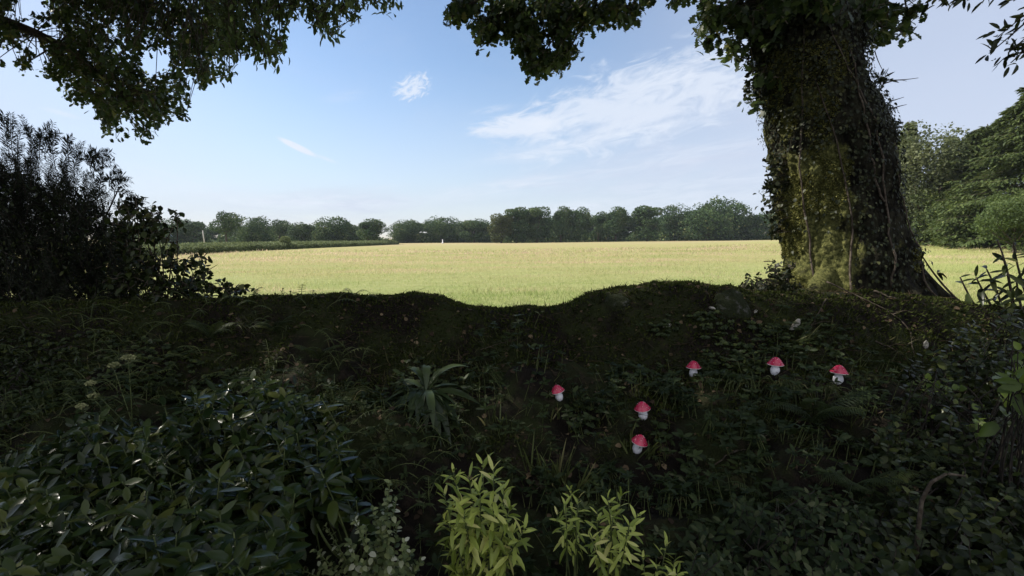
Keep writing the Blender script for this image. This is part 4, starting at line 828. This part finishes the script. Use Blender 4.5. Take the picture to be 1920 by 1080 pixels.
plant('mint_plant', gbase(700, 1.9), tipsY([(730, 905), (742, 940), (700, 955), (715, 975), (685, 985), (745, 985), (655, 1015), (700, 1020), (735, 1040), (770, 1035), (640, 1050), (680, 1055), (610, 985), (720, 1075), (780, 1065), (600, 1060), (570, 1070), (625, 1020), (665, 975), (590, 1030), (760, 1015), (790, 1050), (725, 925), (710, 1000)], 1.8),
      'pale-flecked small-leaved plant left of the largest spurge', 'plant', None, 'mint_leaf', 26, .031, T_BROAD, .9, frac=.55, low=-.6, top=.7)

# glossy laurel filling the bottom left
LP = [(-60, 860), (40, 835), (120, 800), (230, 762), (330, 755), (400, 722), (480, 705), (560, 715), (625, 735), (650, 790), (690, 850), (700, 905), (650, 960), (560, 980), (520, 1080), (500, 1130), (-60, 1130)]
q = sample_poly(LP, 430); o = empty('laurel_shrub', gbase(250, 2.0), 'dense glossy dark-leaved shrub filling the bottom left', 'shrub'); bl, bs = Buf(), Buf()
for a, b_ in q:
    Y = np.interp(b_, [700, 1080], [2.75, 1.45]) + rng.normal(0, .13); t_ = P(a, b_, Y); base = t_ + np.array([rng.normal(0, .1), rng.uniform(0, .2), -rng.uniform(.25, .5)])
    base[2] = max(base[2], float(bank_z(base[0], base[1])) - .02) if rng.random() < .5 else base[2]
    shoot(bl, bs, base, t_, 10, .10, T_OVAL, .85, frac=.4, top=.65, low=-.5, sr=.004)
for a, b_ in sample_poly(LP, 60):
    Y = np.interp(b_, [700, 1080], [2.75, 1.45]); t_ = P(a, b_, Y + .1); base = np.array([t_[0] + rng.normal(0, .15), t_[1] + .1, float(bank_z(t_[0], t_[1] + .1)) - .02]); tube(bs, bez(base, t_ - [0, 0, .05], n=7, wob=.05), np.linspace(.009, .004, 7), 6)
bl.build('foliage', M['laurel_leaf'], o, True); bs.build('branches', M['stem_green'], o, True)
# flat-headed flowers
o = empty('flat_headed_flower', P(260, 820, 2.6), 'tall plant with five flat pale flower heads rising behind the glossy shrub', 'flower')
bl, bs = Buf(), Buf(); 
for px, py, r in ((240, 671, 13), (213, 685, 11), (170, 719, 9), (176, 742, 9), (153, 762, 9)):
    t_ = P(px, py, 2.6); base = P(265 + rng.normal(0, 12), 830, 2.6); shoot(bl, bs, base, t_ - [0, 0, .02], 11, .065, T_OVAL, .7, frac=.8, top=.4, low=.2, sr=.003); bh = Buf(); rr = r / 960 * 2.6; 
    a = rng.random(150) * 6.283; ra = rr * np.sqrt(rng.random(150)); pp = t_ + np.stack([ra * np.cos(a), ra * np.sin(a) * .8, .012 * (1 - (ra / rr) ** 2)], -1); leaves(bh, T_BROAD, pp, rnd(150), np.array([0, 0, 1.0]) + rnd(150) * .5, .009, None, 1.3); leaves(bh, T_DIAMOND, np.repeat((t_ - [0, 0, .02])[None], 14, 0), pp[:14] - t_ + [0, 0, .022], rnd(14), rr, None, .2)
    bh.build('flower_head', M['flower_head'], o)
bl.build('foliage', M['rosette_leaf'], o); bs.build('stem', M['stem_green'], o, True)

# dark needle-leaved bush, left edge
cb = empty('yew_bush', (-4.7, 4.6, .9), 'dark needle-leaved bush with arching feathery tips at the left edge', 'bush'); bl, bs = Buf(), Buf(); bd = Buf()
def feather(bl, bs, pts, L, nn=70, r=.004):
    tube(bs, pts, np.linspace(r, .0015, len(pts)), 4); t = np.linspace(.15, 1, nn) * (len(pts) - 1); k = np.clip(t.astype(int), 0, len(pts) - 2); f = (t - k)[:, None]; pos = pts[k] * (1 - f) + pts[k + 1] * f
    T = norm(np.gradient(pts, axis=0))[k]; sd = norm(np.cross(T, [0, 1.0, .2])); s = np.where(np.arange(nn) % 2 == 0, 1, -1)[:, None]; leaves(bl, T_NEEDLE, pos, norm(sd * s + T * .7 + rnd(nn) * .35), rnd(nn), L)
FT = [((30, 320), (20, 225)), ((35, 320), (48, 235)), ((75, 300), (95, 240)), ((85, 300), (110, 255)), ((70, 300), (55, 240)), ((165, 310), (205, 288)), ((170, 320), (180, 285)), ((175, 330), (215, 305)), ((105, 320), (100, 250)), ((140, 330), (158, 290)), ((120, 330), (140, 282)), ((205, 350), (232, 330)), ((215, 370), (238, 343)), ((190, 380), (195, 330)), ((20, 300), (8, 215)), ((240, 420), (258, 375)), ((130, 300), (130, 262)), ((60, 330), (72, 262))]
for (a, b0), (c_, d_) in FT:
    Y = 4.5 + rng.normal(0, .15); p0, p1 = P(a, b0, Y), P(c_, d_, Y - .1); pts = bez(p0, p1, (p0 + p1) / 2 + np.array([(p0[0] - p1[0]) * .35, 0, .06]), n=10); feather(bl, bs, pts, .06, 70)
    for _ in range(3):
        s0 = pts[rng.integers(2, 7)]; e_ = s0 + (p1 - p0) * rng.uniform(.3, .5) + rng.normal(0, .05, 3); feather(bl, bs, bez(s0, e_, n=6, sag=.02), .04, 34, .003)
CP = [(-120, 260), (0, 275), (40, 290), (75, 285), (110, 300), (160, 315), (190, 345), (215, 380), (245, 420), (270, 470), (250, 620), (-120, 640)]
q = sample_poly(CP, 1500)
for a, b_ in q:
    Y = rng.normal(4.55, .3); t_ = P(a, b_, Y); s0 = t_ + np.array([rng.normal(-.1, .12), rng.uniform(0, .2), -rng.uniform(.15, .35)]); feather(bl, bs, bez(s0, t_, n=6, sag=.04), .04, 46, .003)
q = sample_poly([(-150, 320), (30, 325), (90, 350), (150, 370), (205, 415), (240, 470), (255, 540), (230, 700), (-150, 760)], 2600); e = Pn(q, rng.normal(4.75, .28, len(q))); crown_clusters(bd, bs, e, rnd(len(e)), 12, .042, T_OVAL, .14, .2)
q = sample_poly([(-150, 560), (240, 575), (200, 660), (150, 730), (60, 800), (-150, 850)], 900); e = Pn(q, np.interp(q[:, 1], [560, 850], [4.2, 2.7]) + rng.normal(0, .1, len(q))); crown_clusters(bd, bs, e, rnd(len(e)), 9, .042, T_OVAL, .12, .3)
for _ in range(26): t_ = P(rng.uniform(-60, 230), rng.uniform(320, 480), rng.normal(4.7, .2)); tube(bs, bez((-4.7 + rng.normal(0, .4), 4.8, .9), t_, n=8, wob=.15), np.linspace(.022, .005, 8), 5)
bl.build('needles', M['needle'], cb); bd.build('inner_leaves', M['dark_leaf'], cb); bs.build('branches', M['dark_twig'], cb)
# leafy shrub on the crest, left
o = empty('crest_shrub', (-2.95, 4.3, 1.0), 'broad-leaved shrub on the bank crest with sprigs reaching out over the field', 'shrub'); bl, bs = Buf(), Buf(); ends = []
for px, py, r in ((240, 390, 22), (265, 405, 18), (285, 395, 10), (235, 430, 26), (270, 440, 14), (300, 445, 14), (275, 500, 24), (320, 490, 16), (345, 500, 14), (372, 495, 12), (300, 530, 30), (350, 535, 22), (390, 535, 16), (420, 540, 13), (450, 545, 10), (332, 402, 8), (325, 425, 6), (250, 480, 26), (240, 530, 34), (380, 512, 10), (330, 465, 7), (290, 415, 8), (360, 555, 26), (300, 565, 30), (430, 556, 16)):
    k = int(2 + r * r / 26); q_ = np.stack([px + rng.normal(0, r * .5, k), py + rng.normal(0, r * .4, k)], -1); e = Pn(q_, rng.normal(4.15, .12, k)); ends.append(e); c_ = P(px, py, 4.15); tube(bs, bez((-2.95 + rng.normal(0, .1), 4.3, 1.0), c_, n=9, wob=.1), np.linspace(.009, .003, 9), 4); segs(bs, np.repeat(c_[None], k, 0), e, .003, .002)
e = np.concatenate(ends); crown_clusters(bl, bs, e, rnd(len(e)), 5, .052, T_BROAD, .08, .35, .9)
tube(bs, bez(P(262, 470, 4.1), P(254, 362, 4.1), n=5), np.linspace(.005, .002, 5), 4); tube(bs, bez(P(385, 510, 4.1), P(408, 496, 4.1), n=5), np.linspace(.004, .0015, 5), 4)
bl.build('foliage', M['dark_leaf'], o); bs.build('branches', M['twig'], o)

# right-hand undergrowth
def mass(name, poly, n_, Yf, lab, cat, mleaf, nl, size, T, width, root, low=-.3, mst='dark_twig', frac=.45):
    o = empty(name, root, lab, cat); bl, bs = Buf(), Buf()
    for a, b_ in sample_poly(poly, n_):
        t_ = P(a, b_, Yf(b_) + rng.normal(0, .1)); base = t_ + np.array([rng.normal(.05, .12), rng.uniform(0, .2), -rng.uniform(.15, .4)]); shoot(bl, bs, base, t_, nl, size, T, width, frac=frac, top=.8, low=low, sr=.003)
    for a, b_ in sample_poly(poly, 24): t_ = P(a, b_, Yf(b_)); tube(bs, bez(np.asarray(root) + rng.normal(0, .1, 3) * np.array([1, 1, 0]), t_, n=9, wob=.12), np.linspace(.005, .002, 9), 5)
    bl.build('foliage', M[mleaf], o, True); bs.build('branches', M[mst], o, True); return o
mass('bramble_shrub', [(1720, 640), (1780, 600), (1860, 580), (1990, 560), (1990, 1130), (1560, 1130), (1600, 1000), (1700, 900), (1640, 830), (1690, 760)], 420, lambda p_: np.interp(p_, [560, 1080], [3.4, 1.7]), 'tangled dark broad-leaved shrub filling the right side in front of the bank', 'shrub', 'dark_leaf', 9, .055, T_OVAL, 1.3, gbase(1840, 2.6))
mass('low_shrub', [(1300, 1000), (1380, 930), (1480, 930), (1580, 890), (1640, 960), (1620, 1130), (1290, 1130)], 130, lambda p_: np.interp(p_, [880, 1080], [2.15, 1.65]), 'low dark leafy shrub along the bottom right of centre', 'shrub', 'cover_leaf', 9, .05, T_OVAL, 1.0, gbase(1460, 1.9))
mass('broad_leaved_shrub', [(1885, 640), (1990, 610), (1990, 760), (1890, 770)], 7, lambda p_: 2.2, 'shrub with large rounded yellow-green leaves at the right edge', 'shrub', 'bright_leaf', 5, .085, T_BROAD, .8, gbase(1960, 2.3))
mass('hazel_sprout', [(1700, 700), (1760, 680), (1830, 740), (1850, 800), (1780, 830), (1730, 760)], 16, lambda p_: 2.7, 'sprout with scattered yellow-green leaves among the dark shrub on the right', 'sprout', 'bright_leaf', 4, .055, T_BROAD, 1.0, gbase(1790, 2.7))
o = empty('rhododendron', (3.75, 4.0, .95), 'rhododendron with long drooping leaves silhouetted against the field right of the oak', 'shrub'); bl, bs = Buf(), Buf()
for (bx, by), (px, py), k, s in (((1885, 600), (1850, 505), 8, .16), ((1900, 600), (1880, 480), 7, .13), ((1880, 610), (1830, 520), 6, .17), ((1920, 600), (1905, 520), 9, .13), ((1930, 600), (1940, 470), 9, .14), ((1900, 600), (1870, 450), 4, .07), ((1900, 600), (1900, 560), 8, .12), ((1960, 590), (1960, 530), 9, .14), ((1850, 610), (1800, 520), 3, .13), ((1890, 590), (1860, 560), 7, .12), ((1940, 600), (1900, 455), 5, .09)):
    shoot(bl, bs, P(bx, by, 4.0), P(px, py, 3.9 + rng.normal(0, .08)), k, s, T_OVAL, .62, frac=.3, top=.4, low=-.6, sr=.011)
bl.build('foliage', M['dark_leaf'], o, True); bs.build('branches', M['twig'], o, True)
o = empty('sapling', P(1800, 560, 4.5), 'thin bent sapling with curled leaves beside the right foot of the oak', 'sapling'); bl, bs = Buf(), Buf(); tube(bs, bez(P(1800, 566, 4.5), P(1722, 468, 4.4), n=9, wob=.02), np.linspace(.010, .005, 9), 6)
for px, py, k, s in ((1722, 468, 4, .13), (1757, 512, 4, .08)): c_ = P(px, py, 4.42); leaves(bl, T_OVAL, np.repeat(c_[None], k, 0), norm(np.array([.7, 0, -.2]) + rnd(k) * .6), rnd(k) + np.array([0, 0, 1]), s, None, .7, 2.5)
bl.build('foliage', M['dark_leaf'], o); bs.build('stem', M['twig'], o, True)
# tangle at the foot of the oak
o = empty('bramble_clump', P(1450, 550, 4.1), 'small leafy clump against the left foot of the oak trunk', 'clump'); bl, bs = Buf(), Buf()
q = sample_poly([(1392, 545), (1400, 522), (1430, 512), (1450, 490), (1475, 490), (1500, 530), (1500, 548)], 90); e = Pn(q, rng.normal(4.15, .1, 90)); crown_clusters(bl, bs, e, norm(rnd(90) + np.array([0, 0, .6])), 6, .035, T_BROAD, .09, .1); bl.build('foliage', M['ivy_leaf'], o); bs.build('branches', M['twig'], o)
o = empty('crest_sprig', P(530, 560, 4.0), 'thin leafy sprigs sticking up from the crest left of centre', 'sprig'); bl, bs = Buf(), Buf()
for a, b_ in ((515, 548), (530, 543), (545, 547), (500, 552), (560, 553), (795, 549), (480, 548)): shoot(bl, bs, P(a + rng.normal(0, 3), 566, 4.0), P(a, b_, 4.0), 7, .03, T_BROAD, .8, frac=.8)
bl.build('foliage', M['dark_leaf'], o); bs.build('branches', M['stem_green'], o)

# stones
def stone(name, px, py, w_, h_, m_, lab, seed, depth=.7, Yo=0.0, tilt=0):
    q_ = on_bank(px, py); k = q_[1] / 960; b = Buf(); nu, nv = 40, 26; a, t = np.meshgrid(np.linspace(0, 2 * math.pi, nu, endpoint=False), np.linspace(0.02, math.pi - .02, nv)); d = np.stack([np.cos(a) * np.sin(t), np.sin(a) * np.sin(t), np.cos(t)], -1)
    d = d * (1 + .2 * fbm(d + seed, 1.3, 3) + .07 * fbm(d + seed, 5, 4))[..., None] * np.array([w_ / 2 * k, w_ / 2 * k * depth, h_ / 2 * k]); c, s = math.cos(R(tilt)), math.sin(R(tilt)); d = np.stack([d[..., 0] * c + d[..., 2] * s, d[..., 1], -d[..., 0] * s + d[..., 2] * c], -1)
    i = np.arange(nv - 1)[:, None] * nu; j = np.arange(nu)[None]; j2 = (j + 1) % nu; b.add(d, [np.stack([i + j, i + nu + j, i + nu + j2, i + j2], -1).reshape(-1, 4)]); o = b.build(name, M[m_], smooth=True, origin=(0, 0, 0)); o.location = (q_[0], q_[1] + Yo, q_[2]); return tag(o, lab, 'stone')
stone('mossy_boulder', 1377, 590, 78, 92, 'mossy_stone', 'large moss-capped boulder set in the bank below the crest', 3, .6, .07)
stone('mossy_boulder', 1165, 580, 58, 56, 'mossy_stone', 'rounded moss-covered boulder set in the bank under the raised crest', 8, .6, .07)
stone('pale_stone', 1490, 613, 14, 30, 'pale_stone', 'small pale upright stone right of the large boulder', 5, .6, 0, 28)
stone('pale_stone', 1250, 611, 16, 9, 'pale_stone', 'tiny pale flat stone between the two mossy boulders', 15, .6, 0, -20)
stone('pale_stone', 1417, 585, 8, 8, 'pale_stone', 'tiny round pale pebble right of the large mossy boulder top', 25)
stone('pale_stone', 1336, 578, 14, 6, 'pale_stone', 'tiny pale flake of stone left of the large mossy boulder', 35, .6, 0, 15)
stone('pale_stone', 1735, 650, 10, 22, 'pale_stone', 'small white stone in the shade below the right end of the crest', 45, .6, 0, 8)
# fallen twigs and bare roots
TW = [([(1550, 528), (1600, 552), (1650, 575), (1690, 600), (1708, 625), (1712, 665)], .006, 'long bare twig trailing down the bank below the oak'), ([(1548, 560), (1535, 585), (1522, 610), (1505, 640), (1492, 660)], .005, 'pale straight twig stuck in the bank left of the long trailing one'),
      ([(1640, 640), (1665, 650), (1690, 665)], .004, 'short bare twig below the long trailing one'), ([(900, 655), (925, 648), (950, 640)], .003, 'thin bare twig on the dark hollow left of centre'), ([(690, 860), (790, 800), (860, 770)], .004, 'thin straight stick lying below the rosette plant'),
      ([(1340, 870), (1370, 850), (1440, 815)], .004, 'forked thin twig on the dark slope left of the large fern'), ([(1640, 545), (1665, 556), (1680, 560)], .008, 'short pale stick on the crest in front of the oak foot')]
for pl, r, lab in TW:
    q_ = np.array([on_bank(a, b_, .02) for a, b_ in pl]); b = Buf(); t = np.linspace(0, len(q_) - 1, 5 * len(q_)); pp = np.stack([np.interp(t, range(len(q_)), q_[:, i_]) for i_ in range(3)], -1) + rng.normal(0, .003, (len(t), 3)); tube(b, pp, np.linspace(r, r * .5, len(t)), 6)
    if 'fork' in lab or 'long' in lab: tube(b, [pp[len(t) // 2], pp[len(t) // 2] + [.06, -.02, .03], pp[len(t) // 2] + [.11, -.05, .03]], [r * .6, r * .4, r * .2], 5)
    tag(b.build('bare_twig', M['twig'], smooth=True, origin=tuple(q_[0])), lab, 'twig')
b = Buf(); q_ = [P(1722, 990, 1.9), P(1728, 940, 1.9), P(1745, 905, 1.9), P(1775, 888, 1.9), P(1810, 893, 1.9)]; q_ = np.array(q_); t = np.linspace(0, 4, 24); base = q_[0].copy(); base[2] = bank_z(base[0], base[1]) - .02
pp = np.stack([np.interp(t, range(5), q_[:, i_]) for i_ in range(3)], -1); pp = np.concatenate([base[None], pp]); tube(b, pp, np.linspace(.009, .004, len(pp)), 7); tag(b.build('arching_branch', M['twig'], smooth=True, origin=tuple(base)), 'bare branch arching over to the right in the lower right undergrowth', 'branch')

# air between here and the far trees
b = Buf(); X0, X1, Y0, Y1, Z0, Z1 = -420, 420, -80, 420, -8, 40
v = [(x, y, z) for x in (X0, X1) for y in (Y0, Y1) for z in (Z0, Z1)]
b.add(v, [np.array([[0, 1, 3, 2], [4, 6, 7, 5], [0, 4, 5, 1], [2, 3, 7, 6], [0, 2, 6, 4], [1, 5, 7, 3]])])
m = bpy.data.materials.new('haze'); m.use_nodes = True; m.node_tree.nodes.clear(); h = N(m.node_tree)
pv = h.new('ShaderNodeVolumePrincipled'); pv.inputs['Color'].default_value = (0.80, 0.88, 1.0, 1); pv.inputs['Density'].default_value = 0.00022
o_ = h.new('ShaderNodeOutputMaterial'); m.node_tree.links.new(pv.outputs[0], o_.inputs['Volume'])
tag(b.build('haze', m), 'thin bluish summer haze over the fields', 'haze', kind='stuff')
